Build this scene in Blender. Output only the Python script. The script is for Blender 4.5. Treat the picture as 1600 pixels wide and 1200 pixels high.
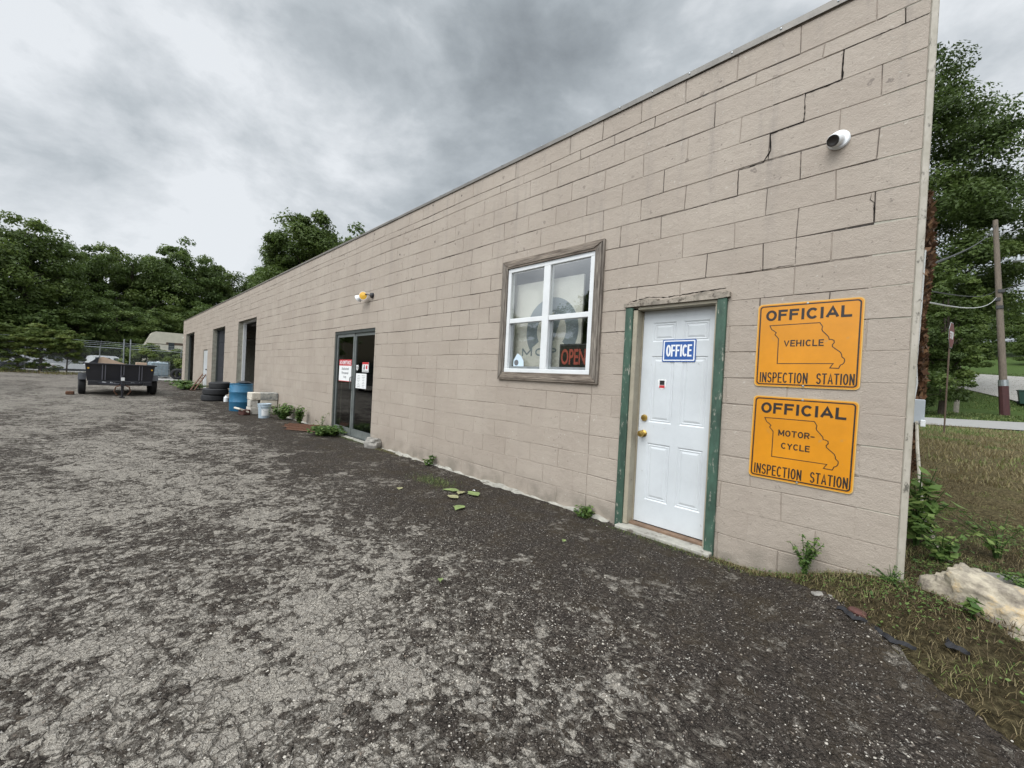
import bpy, math, random
import numpy as np
from mathutils import Vector, Matrix
for o in list(bpy.data.objects): bpy.data.objects.remove(o)
S = bpy.context.scene
COL = S.collection
R = math.radians

# ------------------------------------------------------------------ camera
cam_d = bpy.data.cameras.new('camera'); cam = bpy.data.objects.new('camera', cam_d); COL.objects.link(cam)
YAW, PITCH, ROLL = -7.82891577e-01, -1.14564419e-02, 5.09771636e-02
CAM = Vector((0.0300, -3.4359, 1.3267))
fw = Vector((math.sin(YAW)*math.cos(PITCH), math.cos(YAW)*math.cos(PITCH), math.sin(PITCH)))
rr = Vector((math.cos(YAW), -math.sin(YAW), 0)); uu = rr.cross(fw)
r2 = math.cos(ROLL)*rr + math.sin(ROLL)*uu; u2 = -math.sin(ROLL)*rr + math.cos(ROLL)*uu
cam.matrix_world = Matrix(((r2.x, u2.x, -fw.x, CAM.x), (r2.y, u2.y, -fw.y, CAM.y), (r2.z, u2.z, -fw.z, CAM.z), (0, 0, 0, 1)))
cam_d.sensor_width = 36; cam_d.lens = 36*631.7/1600; cam_d.clip_start = 0.02; cam_d.clip_end = 3000
S.camera = cam

# ------------------------------------------------------------------ world
SUN_EL, SUN_AZ = R(50), R(172)      # azimuth measured from +y clockwise
W = bpy.data.worlds.new('World'); S.world = W; W.use_nodes = True
nt = W.node_tree; nt.nodes.clear()
def N(tree, t, **k):
    n = tree.nodes.new(t)
    for a, b in k.items():
        if a in ('i',):
            for c, d in b.items(): n.inputs[c].default_value = d
        else: setattr(n, a, b)
    return n
def ramp(n, stops):
    cr = n.color_ramp
    while len(cr.elements) > 1: cr.elements.remove(cr.elements[-1])
    cr.elements[0].position = stops[0][0]; cr.elements[0].color = (*stops[0][1], 1)
    for p, c in stops[1:]:
        e = cr.elements.new(p); e.color = (*c, 1)
    return n
L = nt.links.new
out = N(nt, 'ShaderNodeOutputWorld')
sky = N(nt, 'ShaderNodeTexSky', sky_type='NISHITA', sun_disc=False, sun_elevation=SUN_EL, sun_rotation=SUN_AZ)
bg1 = N(nt, 'ShaderNodeBackground', i={'Strength': 0.1}); L(sky.outputs[0], bg1.inputs[0])
tc = N(nt, 'ShaderNodeTexCoord'); sep = N(nt, 'ShaderNodeSeparateXYZ'); L(tc.outputs['Generated'], sep.inputs[0])
zz = N(nt, 'ShaderNodeMath', operation='MAXIMUM', i={1: 0.0}); L(sep.outputs[2], zz.inputs[0])
za = N(nt, 'ShaderNodeMath', operation='ADD', i={1: 0.42}); L(zz.outputs[0], za.inputs[0])
dx = N(nt, 'ShaderNodeMath', operation='DIVIDE'); L(sep.outputs[0], dx.inputs[0]); L(za.outputs[0], dx.inputs[1])
dy = N(nt, 'ShaderNodeMath', operation='DIVIDE'); L(sep.outputs[1], dy.inputs[0]); L(za.outputs[0], dy.inputs[1])
cb = N(nt, 'ShaderNodeCombineXYZ'); L(dx.outputs[0], cb.inputs[0]); L(dy.outputs[0], cb.inputs[1])
mp = N(nt, 'ShaderNodeMapping'); mp.inputs['Location'].default_value = (3.1, 7.4, 0); mp.inputs['Rotation'].default_value = (0, 0, R(25)); mp.inputs['Scale'].default_value = (0.8, 1.25, 1)
L(cb.outputs[0], mp.inputs[0])
n1 = N(nt, 'ShaderNodeTexNoise', i={'Scale': 0.75, 'Detail': 3.0, 'Roughness': 0.5, 'Distortion': 0.5}); L(mp.outputs[0], n1.inputs[0])
n2 = N(nt, 'ShaderNodeTexNoise', i={'Scale': 3.4, 'Detail': 9.0, 'Roughness': 0.56, 'Distortion': 0.25}); mp2 = N(nt, 'ShaderNodeMapping'); mp2.inputs['Scale'].default_value = (1, 1, 1.7); mp2.inputs['Location'].default_value = (4.3, 1.7, 2.2); L(tc.outputs['Generated'], mp2.inputs[0]); L(mp2.outputs[0], n2.inputs[0])
n3 = N(nt, 'ShaderNodeTexNoise', i={'Scale': 9.0, 'Detail': 8.0, 'Roughness': 0.62, 'Distortion': 0.2}); L(mp2.outputs[0], n3.inputs[0])
m1 = N(nt, 'ShaderNodeMath', operation='MULTIPLY_ADD', i={1: 0.62, 2: -.095}); L(n2.outputs[0], m1.inputs[0])
m2 = N(nt, 'ShaderNodeMath', operation='MULTIPLY_ADD', i={1: 0.50}); L(n1.outputs[0], m2.inputs[0]); L(m1.outputs[0], m2.inputs[2])
# broad bright opening in the cloud deck low over the trees to the west, dark bank in the middle
def lobe(vec, lo, hi, amt, prev):
    vm = N(nt, 'ShaderNodeVectorMath', operation='DOT_PRODUCT'); v = Vector(vec).normalized(); vm.inputs[1].default_value = v
    L(tc.outputs['Generated'], vm.inputs[0])
    mr = N(nt, 'ShaderNodeMapRange', interpolation_type='SMOOTHSTEP', i={1: lo, 2: hi, 3: 0.0, 4: amt}); L(vm.outputs['Value'], mr.inputs[0])
    ad = N(nt, 'ShaderNodeMath', operation='ADD'); L(prev, ad.inputs[0]); L(mr.outputs[0], ad.inputs[1]); return ad.outputs[0]
def pixdir(x, y):
    return fw + r2*((x-800)/631.7) + u2*((600-y)/631.7)
m3 = N(nt, 'ShaderNodeMath', operation='MULTIPLY_ADD', i={1: 0.20}); L(n3.outputs[0], m3.inputs[0]); L(m2.outputs[0], m3.inputs[2])
val = m3.outputs[0]
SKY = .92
LOBES = [(pixdir(330, 250), .90, 1.0, .05), (pixdir(120, 200), .90, 1.0, .13), (pixdir(730, 100), .90, 1.0, -.055), (pixdir(150, -60), .92, 1.0, -.06), (pixdir(520, 300), .97, 1.0, .05), (pixdir(1150, 0), .93, 1.0, .07), (pixdir(60, 330), .97, 1.0, -.06), (pixdir(1560, 120), .92, 1.0, .10)]
for v, lo, hi, a in LOBES: val = lobe(v, lo, hi, a, val)
cr = ramp(N(nt, 'ShaderNodeValToRGB'), [(0.33, (.27, .30, .325)), (0.45, (.375, .415, .445)), (0.57, (.54, .585, .62)), (0.71, (.85, .885, .92))]); L(val, cr.inputs[0])
# overcast sky is brighter towards the zenith
zb0 = N(nt, 'ShaderNodeMapRange', i={1: 0.66, 2: 1.0, 3: SKY, 4: SKY*2.6}); L(sep.outputs[2], zb0.inputs[0])
# plus a boost around the sun, added out of frame to light the wall
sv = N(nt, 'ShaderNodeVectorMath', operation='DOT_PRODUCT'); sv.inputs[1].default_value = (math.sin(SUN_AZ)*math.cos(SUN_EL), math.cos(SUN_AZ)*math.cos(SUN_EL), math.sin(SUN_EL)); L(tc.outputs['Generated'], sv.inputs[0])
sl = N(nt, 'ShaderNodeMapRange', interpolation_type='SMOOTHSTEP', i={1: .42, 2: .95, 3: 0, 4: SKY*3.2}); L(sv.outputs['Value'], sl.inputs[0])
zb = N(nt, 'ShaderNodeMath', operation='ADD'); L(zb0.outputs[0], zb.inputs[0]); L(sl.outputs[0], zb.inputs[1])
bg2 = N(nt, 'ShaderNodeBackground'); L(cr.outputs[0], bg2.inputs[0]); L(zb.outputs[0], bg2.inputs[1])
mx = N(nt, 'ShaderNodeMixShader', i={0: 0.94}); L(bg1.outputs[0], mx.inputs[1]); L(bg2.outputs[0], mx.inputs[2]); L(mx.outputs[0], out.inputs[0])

sd = bpy.data.lights.new('sun', 'SUN'); sd.energy = 1.5; sd.angle = R(35); sd.color = (1, .965, .92)
sun = bpy.data.objects.new('sun', sd); COL.objects.link(sun)
sdir = Vector((math.sin(SUN_AZ)*math.cos(SUN_EL), math.cos(SUN_AZ)*math.cos(SUN_EL), math.sin(SUN_EL)))
sun.rotation_euler = sdir.to_track_quat('Z', 'Y').to_euler(); sun.location = (0, -10, 20)

S.view_settings.view_transform = 'Standard'; S.view_settings.look = 'None'; S.view_settings.exposure = 0.1; S.view_settings.gamma = 1
S.render.engine = 'CYCLES'; S.cycles.max_bounces = 6; S.cycles.transparent_max_bounces = 8
S.render.resolution_x = 1024; S.render.resolution_y = 768

# ------------------------------------------------------------------ helpers
def tag(o, label=None, cat=None, group=None, kind=None):
    if label: o['label'] = label
    if cat: o['category'] = cat
    if group: o['group'] = group
    if kind: o['kind'] = kind
    return o
def thing(name, label, cat, loc=(0, 0, 0), rz=0, group=None):
    o = bpy.data.objects.new(name, None); COL.objects.link(o); o.location = loc; o.rotation_euler = (0, 0, rz)
    o.empty_display_size = .1
    return tag(o, label, cat, group)
def copy_tree(o, parent=None):
    c = o.copy(); COL.objects.link(c)
    if parent: c.parent = parent
    for ch in list(o.children): copy_tree(ch, c)
    return c
def link(name, me, mat, parent=None, smooth=False):
    o = bpy.data.objects.new(name, me); COL.objects.link(o)
    if mat is not None and not me.materials:
        for m in (mat if isinstance(mat, (list, tuple)) else [mat]): me.materials.append(m)
    if parent: o.parent = parent
    if smooth:
        me.polygons.foreach_set('use_smooth', [True]*len(me.polygons))
    return o
def rotm(rx=0, ry=0, rz=0):
    return Matrix.Rotation(rz, 3, 'Z') @ Matrix.Rotation(ry, 3, 'Y') @ Matrix.Rotation(rx, 3, 'X')
class MB:
    def __init__(s): s.v = []; s.f = []; s.m = []; s.mi = 0
    def add(s, vs, fs):
        b = len(s.v); s.v += [tuple(v) for v in vs]; s.f += [tuple(b+i for i in f) for f in fs]; s.m += [s.mi]*len(fs); return s
    def box(s, x0, x1, y0, y1, z0, z1, rot=None, c=None, bev=0):
        if bev > 0:
            cx, cy, cz = (x0+x1)/2, (y0+y1)/2, (z0+z1)/2
            hx, hy, hz = abs(x1-x0)/2, abs(y1-y0)/2, abs(z1-z0)/2
            b = min(bev, hx*.49, hy*.49, hz*.49); vs = []; idx = {}
            for i in (-1, 1):
                for j in (-1, 1):
                    for k in (-1, 1):
                        for ax in range(3):
                            p = [i*(hx-b), j*(hy-b), k*(hz-b)]; h = (hx, hy, hz); p[ax] = (i, j, k)[ax]*h[ax]
                            idx[(i, j, k, ax)] = len(vs); vs.append((cx+p[0], cy+p[1], cz+p[2]))
            fs = []
            for ax in range(3):
                o1, o2 = (ax+1) % 3, (ax+2) % 3
                for sg in (-1, 1):
                    q = []
                    for a, bb in ((-1, -1), (1, -1), (1, 1), (-1, 1)):
                        key = [0, 0, 0]; key[ax] = sg; key[o1] = a; key[o2] = bb; q.append(idx[(*key, ax)])
                    fs.append(q if sg > 0 else q[::-1])
            for ax in range(3):
                o1, o2 = (ax+1) % 3, (ax+2) % 3
                for a in (-1, 1):
                    for bb in (-1, 1):
                        k0 = [0, 0, 0]; k0[o1] = a; k0[o2] = bb; k1 = list(k0); k0[ax] = -1; k1[ax] = 1
                        q = [idx[(*k0, o1)], idx[(*k1, o1)], idx[(*k1, o2)], idx[(*k0, o2)]]
                        fs.append(q if a*bb < 0 else q[::-1])
            for i in (-1, 1):
                for j in (-1, 1):
                    for k in (-1, 1):
                        q = [idx[(i, j, k, 0)], idx[(i, j, k, 1)], idx[(i, j, k, 2)]]
                        fs.append(q if i*j*k > 0 else q[::-1])
        else:
            vs = [(x, y, z) for z in (z0, z1) for x, y in ((x0, y0), (x1, y0), (x1, y1), (x0, y1))]
            fs = [(3, 2, 1, 0), (4, 5, 6, 7), (0, 1, 5, 4), (1, 2, 6, 5), (2, 3, 7, 6), (3, 0, 4, 7)]
        if rot is not None:
            c = Vector(c or ((x0+x1)/2, (y0+y1)/2, (z0+z1)/2)); vs = [rot @ (Vector(v)-c)+c for v in vs]
        return s.add(vs, fs)
    def tube(s, pts, rad, seg=8, caps=True):
        pts = [Vector(p) for p in pts]; n = len(pts); rad = rad if isinstance(rad, (list, tuple)) else [rad]*n
        vs = []; prev = None
        for i, p in enumerate(pts):
            t = (pts[min(i+1, n-1)]-pts[max(i-1, 0)]).normalized()
            a = prev if prev is not None else (Vector((0, 0, 1)) if abs(t.z) < .9 else Vector((1, 0, 0)))
            a = (a-t*a.dot(t)).normalized(); prev = a; b = t.cross(a)
            for k in range(seg):
                th = 2*math.pi*k/seg; vs.append(p+rad[i]*(math.cos(th)*a+math.sin(th)*b))
        fs = [(i*seg+k, i*seg+(k+1) % seg, (i+1)*seg+(k+1) % seg, (i+1)*seg+k) for i in range(n-1) for k in range(seg)]
        if caps: fs += [tuple(range(seg))[::-1], tuple((n-1)*seg+k for k in range(seg))]
        return s.add(vs, fs)
    def lathe(s, prof, seg=24, axis='z', c=(0, 0, 0), rot=None, sx=1, sy=1):
        vs = []
        for r, h in prof:
            for k in range(seg):
                th = 2*math.pi*k/seg; p = (r*math.cos(th)*sx, r*math.sin(th)*sy, h)
                if axis == 'x': p = (p[2], p[0], p[1])
                elif axis == 'y': p = (p[0], p[2], p[1])
                p = Vector(p)
                if rot is not None: p = rot @ p
                vs.append(p+Vector(c))
        n = len(prof)
        fs = [(i*seg+k, i*seg+(k+1) % seg, (i+1)*seg+(k+1) % seg, (i+1)*seg+k) for i in range(n-1) for k in range(seg)]
        if prof[0][0] > 1e-6: fs.append(tuple(range(seg))[::-1])
        if prof[-1][0] > 1e-6: fs.append(tuple((n-1)*seg+k for k in range(seg)))
        return s.add(vs, fs)
    def prism(s, poly, a, b, plane='xz', cap=True):
        n = len(poly)
        def P(u, w, d): return {'xz': (u, d, w), 'yz': (d, u, w), 'xy': (u, w, d)}[plane]
        vs = [P(u, w, a) for u, w in poly]+[P(u, w, b) for u, w in poly]
        fs = [(i, (i+1) % n, n+(i+1) % n, n+i) for i in range(n)]
        if cap: fs += [tuple(range(n))[::-1], tuple(range(n, 2*n))]
        return s.add(vs, fs)
    def ring(s, outer, inner, y0, y1):      # rings in xz, front face at y0 (towards -y), depth to y1
        n = len(outer)
        vs = [(u, y0, w) for u, w in outer]+[(u, y0, w) for u, w in inner]+[(u, y1, w) for u, w in outer]+[(u, y1, w) for u, w in inner]
        fs = []
        for i in range(n):
            j = (i+1) % n
            fs += [(i, j, n+j, n+i), (i, 2*n+i, 2*n+j, j), (n+i, n+j, 3*n+j, 3*n+i), (2*n+i, 3*n+i, 3*n+j, 2*n+j)]
        return s.add(vs, fs)
    def ribbon(s, pts, w, y0, y1, closed=False):    # polyline in xz
        pts = [Vector(p) for p in pts]; n = len(pts); l, r_ = [], []
        for i in range(n):
            a = pts[(i-1) % n] if closed or i > 0 else pts[i]; b = pts[(i+1) % n] if closed or i < n-1 else pts[i]
            d1 = (pts[i]-a); d2 = (b-pts[i]); d1 = d1.normalized() if d1.length > 0 else d2.normalized(); d2 = d2.normalized() if d2.length > 0 else d1
            t = (d1+d2); t = t.normalized() if t.length > 1e-4 else d1
            nn = Vector((-t.y, t.x)); k = 1/max(.55, nn.dot(Vector((-d1.y, d1.x))))
            l.append(pts[i]+nn*w/2*k); r_.append(pts[i]-nn*w/2*k)
        m = n if closed else n-1
        for i in range(m):
            j = (i+1) % n; q = [l[i], l[j], r_[j], r_[i]]
            s.add([(p.x, y0, p.y) for p in q]+[(p.x, y1, p.y) for p in q], [(0, 1, 2, 3), (0, 4, 5, 1), (1, 5, 6, 2), (2, 6, 7, 3), (3, 7, 4, 0)])
        return s
    def build(s, name, mat, parent=None, smooth=False, fix=True):
        me = bpy.data.meshes.new(name); me.from_pydata(s.v, [], s.f)
        if isinstance(mat, (list, tuple)):
            for m in mat: me.materials.append(m)
            me.polygons.foreach_set('material_index', s.m)
        else: me.materials.append(mat)
        if fix:
            import bmesh
            bm = bmesh.new(); bm.from_mesh(me); bmesh.ops.recalc_face_normals(bm, faces=bm.faces); bm.to_mesh(me); bm.free()
        o = link(name, me, None, parent)
        if smooth:
            me.polygons.foreach_set('use_smooth', [True]*len(me.polygons))
            try: me.set_sharp_from_angle(angle=R(35))
            except Exception: pass
        return o
def np_mesh(name, V, F, mat, parent=None, attr=None):
    me = bpy.data.meshes.new(name); V = np.asarray(V, np.float32); F = np.asarray(F, np.int32); k = F.shape[1]
    me.vertices.add(len(V)); me.vertices.foreach_set('co', V.ravel())
    me.loops.add(F.size); me.loops.foreach_set('vertex_index', F.ravel())
    me.polygons.add(len(F)); me.polygons.foreach_set('loop_start', np.arange(len(F), dtype=np.int32)*k)
    me.polygons.foreach_set('loop_total', np.full(len(F), k, np.int32))
    if attr is not None:
        a = me.attributes.new('tint', 'FLOAT', 'FACE'); a.data.foreach_set('value', np.asarray(attr, np.float32))
    me.update(); me.validate()
    me.materials.append(mat)
    o = bpy.data.objects.new(name, me); COL.objects.link(o)
    if parent: o.parent = parent
    return o
def text_mesh(s, x, z, w, h, y, bold=0.0, depth=.0008):
    """text in the xz plane facing -y; x,z = lower left corner; w,h = box"""
    cu = bpy.data.curves.new('t', 'FONT'); cu.body = s; cu.size = 1; cu.offset = bold; cu.extrude = .02; cu.resolution_u = 4
    o = bpy.data.objects.new('t', cu); COL.objects.link(o); bpy.context.view_layer.update()
    dg = bpy.context.evaluated_depsgraph_get(); me = bpy.data.meshes.new_from_object(o.evaluated_get(dg))
    bpy.data.objects.remove(o); bpy.data.curves.remove(cu)
    n = len(me.vertices); a = np.empty(n*3, np.float32); me.vertices.foreach_get('co', a); a = a.reshape(-1, 3)
    lo, hi = a.min(0), a.max(0); b = np.empty_like(a)
    b[:, 0] = x+(a[:, 0]-lo[0])/(hi[0]-lo[0])*w; b[:, 2] = z+(a[:, 1]-lo[1])/(hi[1]-lo[1])*h
    b[:, 1] = y-(a[:, 2]-lo[2])/(hi[2]-lo[2])*depth
    me.vertices.foreach_set('co', b.ravel()); me.materials.clear(); me.update(); return me
def subtract(rect, holes):
    out = [rect]
    for h in holes:
        nx = []
        for (x0, x1, z0, z1) in out:
            if h[0] >= x1 or h[1] <= x0 or h[2] >= z1 or h[3] <= z0: nx.append((x0, x1, z0, z1)); continue
            if h[0] > x0: nx.append((x0, h[0], z0, z1))
            if h[1] < x1: nx.append((h[1], x1, z0, z1))
            a, b = max(x0, h[0]), min(x1, h[1])
            if h[2] > z0: nx.append((a, b, z0, h[2]))
            if h[3] < z1: nx.append((a, b, h[3], z1))
        out = [q for q in nx if q[1]-q[0] > 1e-4 and q[3]-q[2] > 1e-4]
    return out
def sm(a, b, x):
    t = np.clip((x-a)/(b-a), 0, 1); return t*t*(3-2*t)
def rrect(x0, x1, z0, z1, r, n=6):
    P = []
    for cx, cz, a0 in ((x1-r, z1-r, 0), (x0+r, z1-r, 90), (x0+r, z0+r, 180), (x1-r, z0+r, 270)):
        for k in range(n+1): a = R(a0+90*k/n); P.append((cx+r*math.cos(a), cz+r*math.sin(a)))
    return P

def arc(cx, cy, rx, ry, a0, a1, n=12):
    return [(cx+rx*math.cos(R(a0+(a1-a0)*k/n)), cy+ry*math.sin(R(a0+(a1-a0)*k/n))) for k in range(n+1)]
GL = dict(
 O=(.85, [(arc(.5, .5, .5, .5, 90, 450, 24), 1)]), F=(.7, [([(0, 0), (0, 1), (.95, 1)], 0), ([(0, .52), (.8, .52)], 0)]), I=(.12, [([(.5, 0), (.5, 1)], 0)]),
 C=(.82, [(arc(.52, .5, .52, .5, 45, 315, 20), 0)]), A=(.92, [([(0, 0), (.5, 1), (1, 0)], 0), ([(.2, .3), (.8, .3)], 0)]), L=(.68, [([(0, 1), (0, 0), (1, 0)], 0)]),
 V=(.85, [([(0, 1), (.5, 0), (1, 1)], 0)]), E=(.68, [([(1, 1), (0, 1), (0, 0), (1, 0)], 0), ([(0, .52), (.85, .52)], 0)]), H=(.78, [([(0, 0), (0, 1)], 0), ([(1, 0), (1, 1)], 0), ([(0, .5), (1, .5)], 0)]),
 N=(.8, [([(0, 0), (0, 1)], 0), ([(0, 1), (1, 0)], 0), ([(1, 0), (1, 1)], 0)]), S=(.78, [(arc(.5, .75, .47, .25, 20, 270, 14)+arc(.5, .25, .5, .25, 90, -160, 14)[1:], 0)]),
 P=(.75, [([(0, 0), (0, 1)]+arc(.55, .74, .45, .26, 90, -90, 10)+[(0, .48)], 0)]), T=(.8, [([(0, 1), (1, 1)], 0), ([(.5, 1), (.5, 0)], 0)]),
 R=(.8, [([(0, 0), (0, 1)]+arc(.55, .74, .43, .26, 90, -90, 10)+[(0, .48)], 0), ([(.5, .48), (1, 0)], 0)]), M=(1.0, [([(0, 0), (0, 1)], 0), ([(0, 1), (.5, .15)], 0), ([(.5, .15), (1, 1)], 0), ([(1, 1), (1, 0)], 0)]),
 Y=(.85, [([(0, 1), (.5, .48), (1, 1)], 0), ([(.5, .48), (.5, 0)], 0)]))
GL['-'] = (.5, [([(0, .42), (1, .42)], 0)])
def stroke_text(s, x, z, w, h, y, sw, parent, m, gap=.38):
    """sign lettering drawn with strokes of one width, fitted to a box w x h"""
    hh = h-sw; tot = sum(GL[c][0] for c in s)+gap*(len(s)-1); k = (w-sw)/tot; q = MB(); px = x+sw/2; e = 0
    for c in s:
        gw = GL[c][0]*k
        for pl, cl in GL[c][1]:
            pts = [(px+u*gw, z+sw/2+v*hh) for u, v in pl]
            if cl: pts = pts[:-1]
            else:
                for (i0, i1) in ((0, 1), (-1, -2)):
                    a, b = Vector(pts[i0]), Vector(pts[i1]); d = (a-b).normalized()*sw*.5; pts[i0] = tuple(a+d) if (abs(d.x) < 1e-6 or abs(d.y) < 1e-6) and c in 'FELHNTIMPRY-' else tuple(a+d*.3)
            q.ribbon(pts, sw, y-.0008-e, y, bool(cl)); e += .00004
        px += gw+gap*k
    return q.build('lettering', m, parent)

# ------------------------------------------------------------------ materials
def mat(name, col, rough=.6, metal=0, spec=.5, noise=0, nscale=8, bump=0, bscale=60, stretch=(1, 1, 1), col2=None, coat=0, detail=5, dirt=None, bdist=.004):
    m = bpy.data.materials.new(name); m.use_nodes = True; t = m.node_tree; b = t.nodes['Principled BSDF']; l = t.links.new
    b.inputs['Roughness'].default_value = rough; b.inputs['Metallic'].default_value = metal; b.inputs['Specular IOR Level'].default_value = spec
    b.inputs['Coat Weight'].default_value = coat
    b.inputs['Base Color'].default_value = (*col, 1)
    if noise or bump:
        c = N(t, 'ShaderNodeTexCoord'); mpp = N(t, 'ShaderNodeMapping'); mpp.inputs['Scale'].default_value = stretch; l(c.outputs['Object'], mpp.inputs[0])
    if noise:
        n = N(t, 'ShaderNodeTexNoise', i={'Scale': nscale, 'Detail': detail, 'Roughness': .65}); l(mpp.outputs[0], n.inputs[0])
        c2 = col2 or tuple(x*(1-noise) for x in col)
        r_ = ramp(N(t, 'ShaderNodeValToRGB'), [(.35, c2), (.65, col)]); l(n.outputs[0], r_.inputs[0]); last = r_.outputs[0]
        if dirt:
            n3 = N(t, 'ShaderNodeTexNoise', i={'Scale': dirt[1], 'Detail': 6, 'Roughness': .7}); l(mpp.outputs[0], n3.inputs[0])
            rr_ = N(t, 'ShaderNodeMapRange', i={1: dirt[2], 2: dirt[2]+.08, 3: 0, 4: 1}); l(n3.outputs[0], rr_.inputs[0])
            mm = N(t, 'ShaderNodeMix', data_type='RGBA'); l(rr_.outputs[0], mm.inputs[0]); l(last, mm.inputs[6]); mm.inputs[7].default_value = (*dirt[0], 1); last = mm.outputs[2]
        l(last, b.inputs['Base Color'])
    if bump:
        n2_ = N(t, 'ShaderNodeTexNoise', i={'Scale': bscale, 'Detail': 4}); l(mpp.outputs[0], n2_.inputs[0])
        bb = N(t, 'ShaderNodeBump', i={'Strength': bump, 'Distance': bdist}); l(n2_.outputs[0], bb.inputs['Height']); l(bb.outputs[0], b.inputs['Normal'])
    return m
def leaf_mat(name, c1, c2, c3=None, trans=.38, nsc=.35):
    m = bpy.data.materials.new(name); m.use_nodes = True; t = m.node_tree; l = t.links.new; b = t.nodes['Principled BSDF']
    at_ = N(t, 'ShaderNodeAttribute', attribute_name='tint'); st = [(0, c1), (1, c2)] if c3 is None else [(0, c1), (.6, c2), (1, c3)]
    r_ = ramp(N(t, 'ShaderNodeValToRGB'), st); l(at_.outputs['Fac'], r_.inputs[0])
    l(r_.outputs[0], b.inputs['Base Color']); b.inputs['Roughness'].default_value = .55; b.inputs['Specular IOR Level'].default_value = .3
    tr = N(t, 'ShaderNodeBsdfTranslucent'); l(r_.outputs[0], tr.inputs[0]); mxs = N(t, 'ShaderNodeMixShader', i={0: trans})
    l(b.outputs[0], mxs.inputs[1]); l(tr.outputs[0], mxs.inputs[2]); l(mxs.outputs[0], t.nodes['Material Output'].inputs[0]); return m
def glass_mat(name, ior=1.6, tint=(.9, .93, .92)):
    m = bpy.data.materials.new(name); m.use_nodes = True; t = m.node_tree; l = t.links.new; t.nodes.remove(t.nodes['Principled BSDF'])
    fr = N(t, 'ShaderNodeFresnel', i={'IOR': ior}); a = N(t, 'ShaderNodeBsdfTransparent'); a.inputs[0].default_value = (*tint, 1)
    g = N(t, 'ShaderNodeBsdfGlossy', i={'Roughness': 0.01}); mxs = N(t, 'ShaderNodeMixShader'); ge = N(t, 'ShaderNodeNewGeometry'); inv = N(t, 'ShaderNodeMath', operation='SUBTRACT', i={0: 1.0}); l(ge.outputs['Backfacing'], inv.inputs[1]); fm = N(t, 'ShaderNodeMath', operation='MULTIPLY'); l(fr.outputs[0], fm.inputs[0]); l(inv.outputs[0], fm.inputs[1]); l(fm.outputs[0], mxs.inputs[0]); l(a.outputs[0], mxs.inputs[1]); l(g.outputs[0], mxs.inputs[2])
    n = N(t, 'ShaderNodeTexNoise', i={'Scale': 3, 'Detail': 1}); c = N(t, 'ShaderNodeTexCoord'); l(c.outputs['Object'], n.inputs[0])
    bb = N(t, 'ShaderNodeBump', i={'Strength': .25, 'Distance': .004}); l(n.outputs[0], bb.inputs['Height']); l(bb.outputs[0], g.inputs['Normal'])
    l(mxs.outputs[0], t.nodes['Material Output'].inputs[0]); return m

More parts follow.
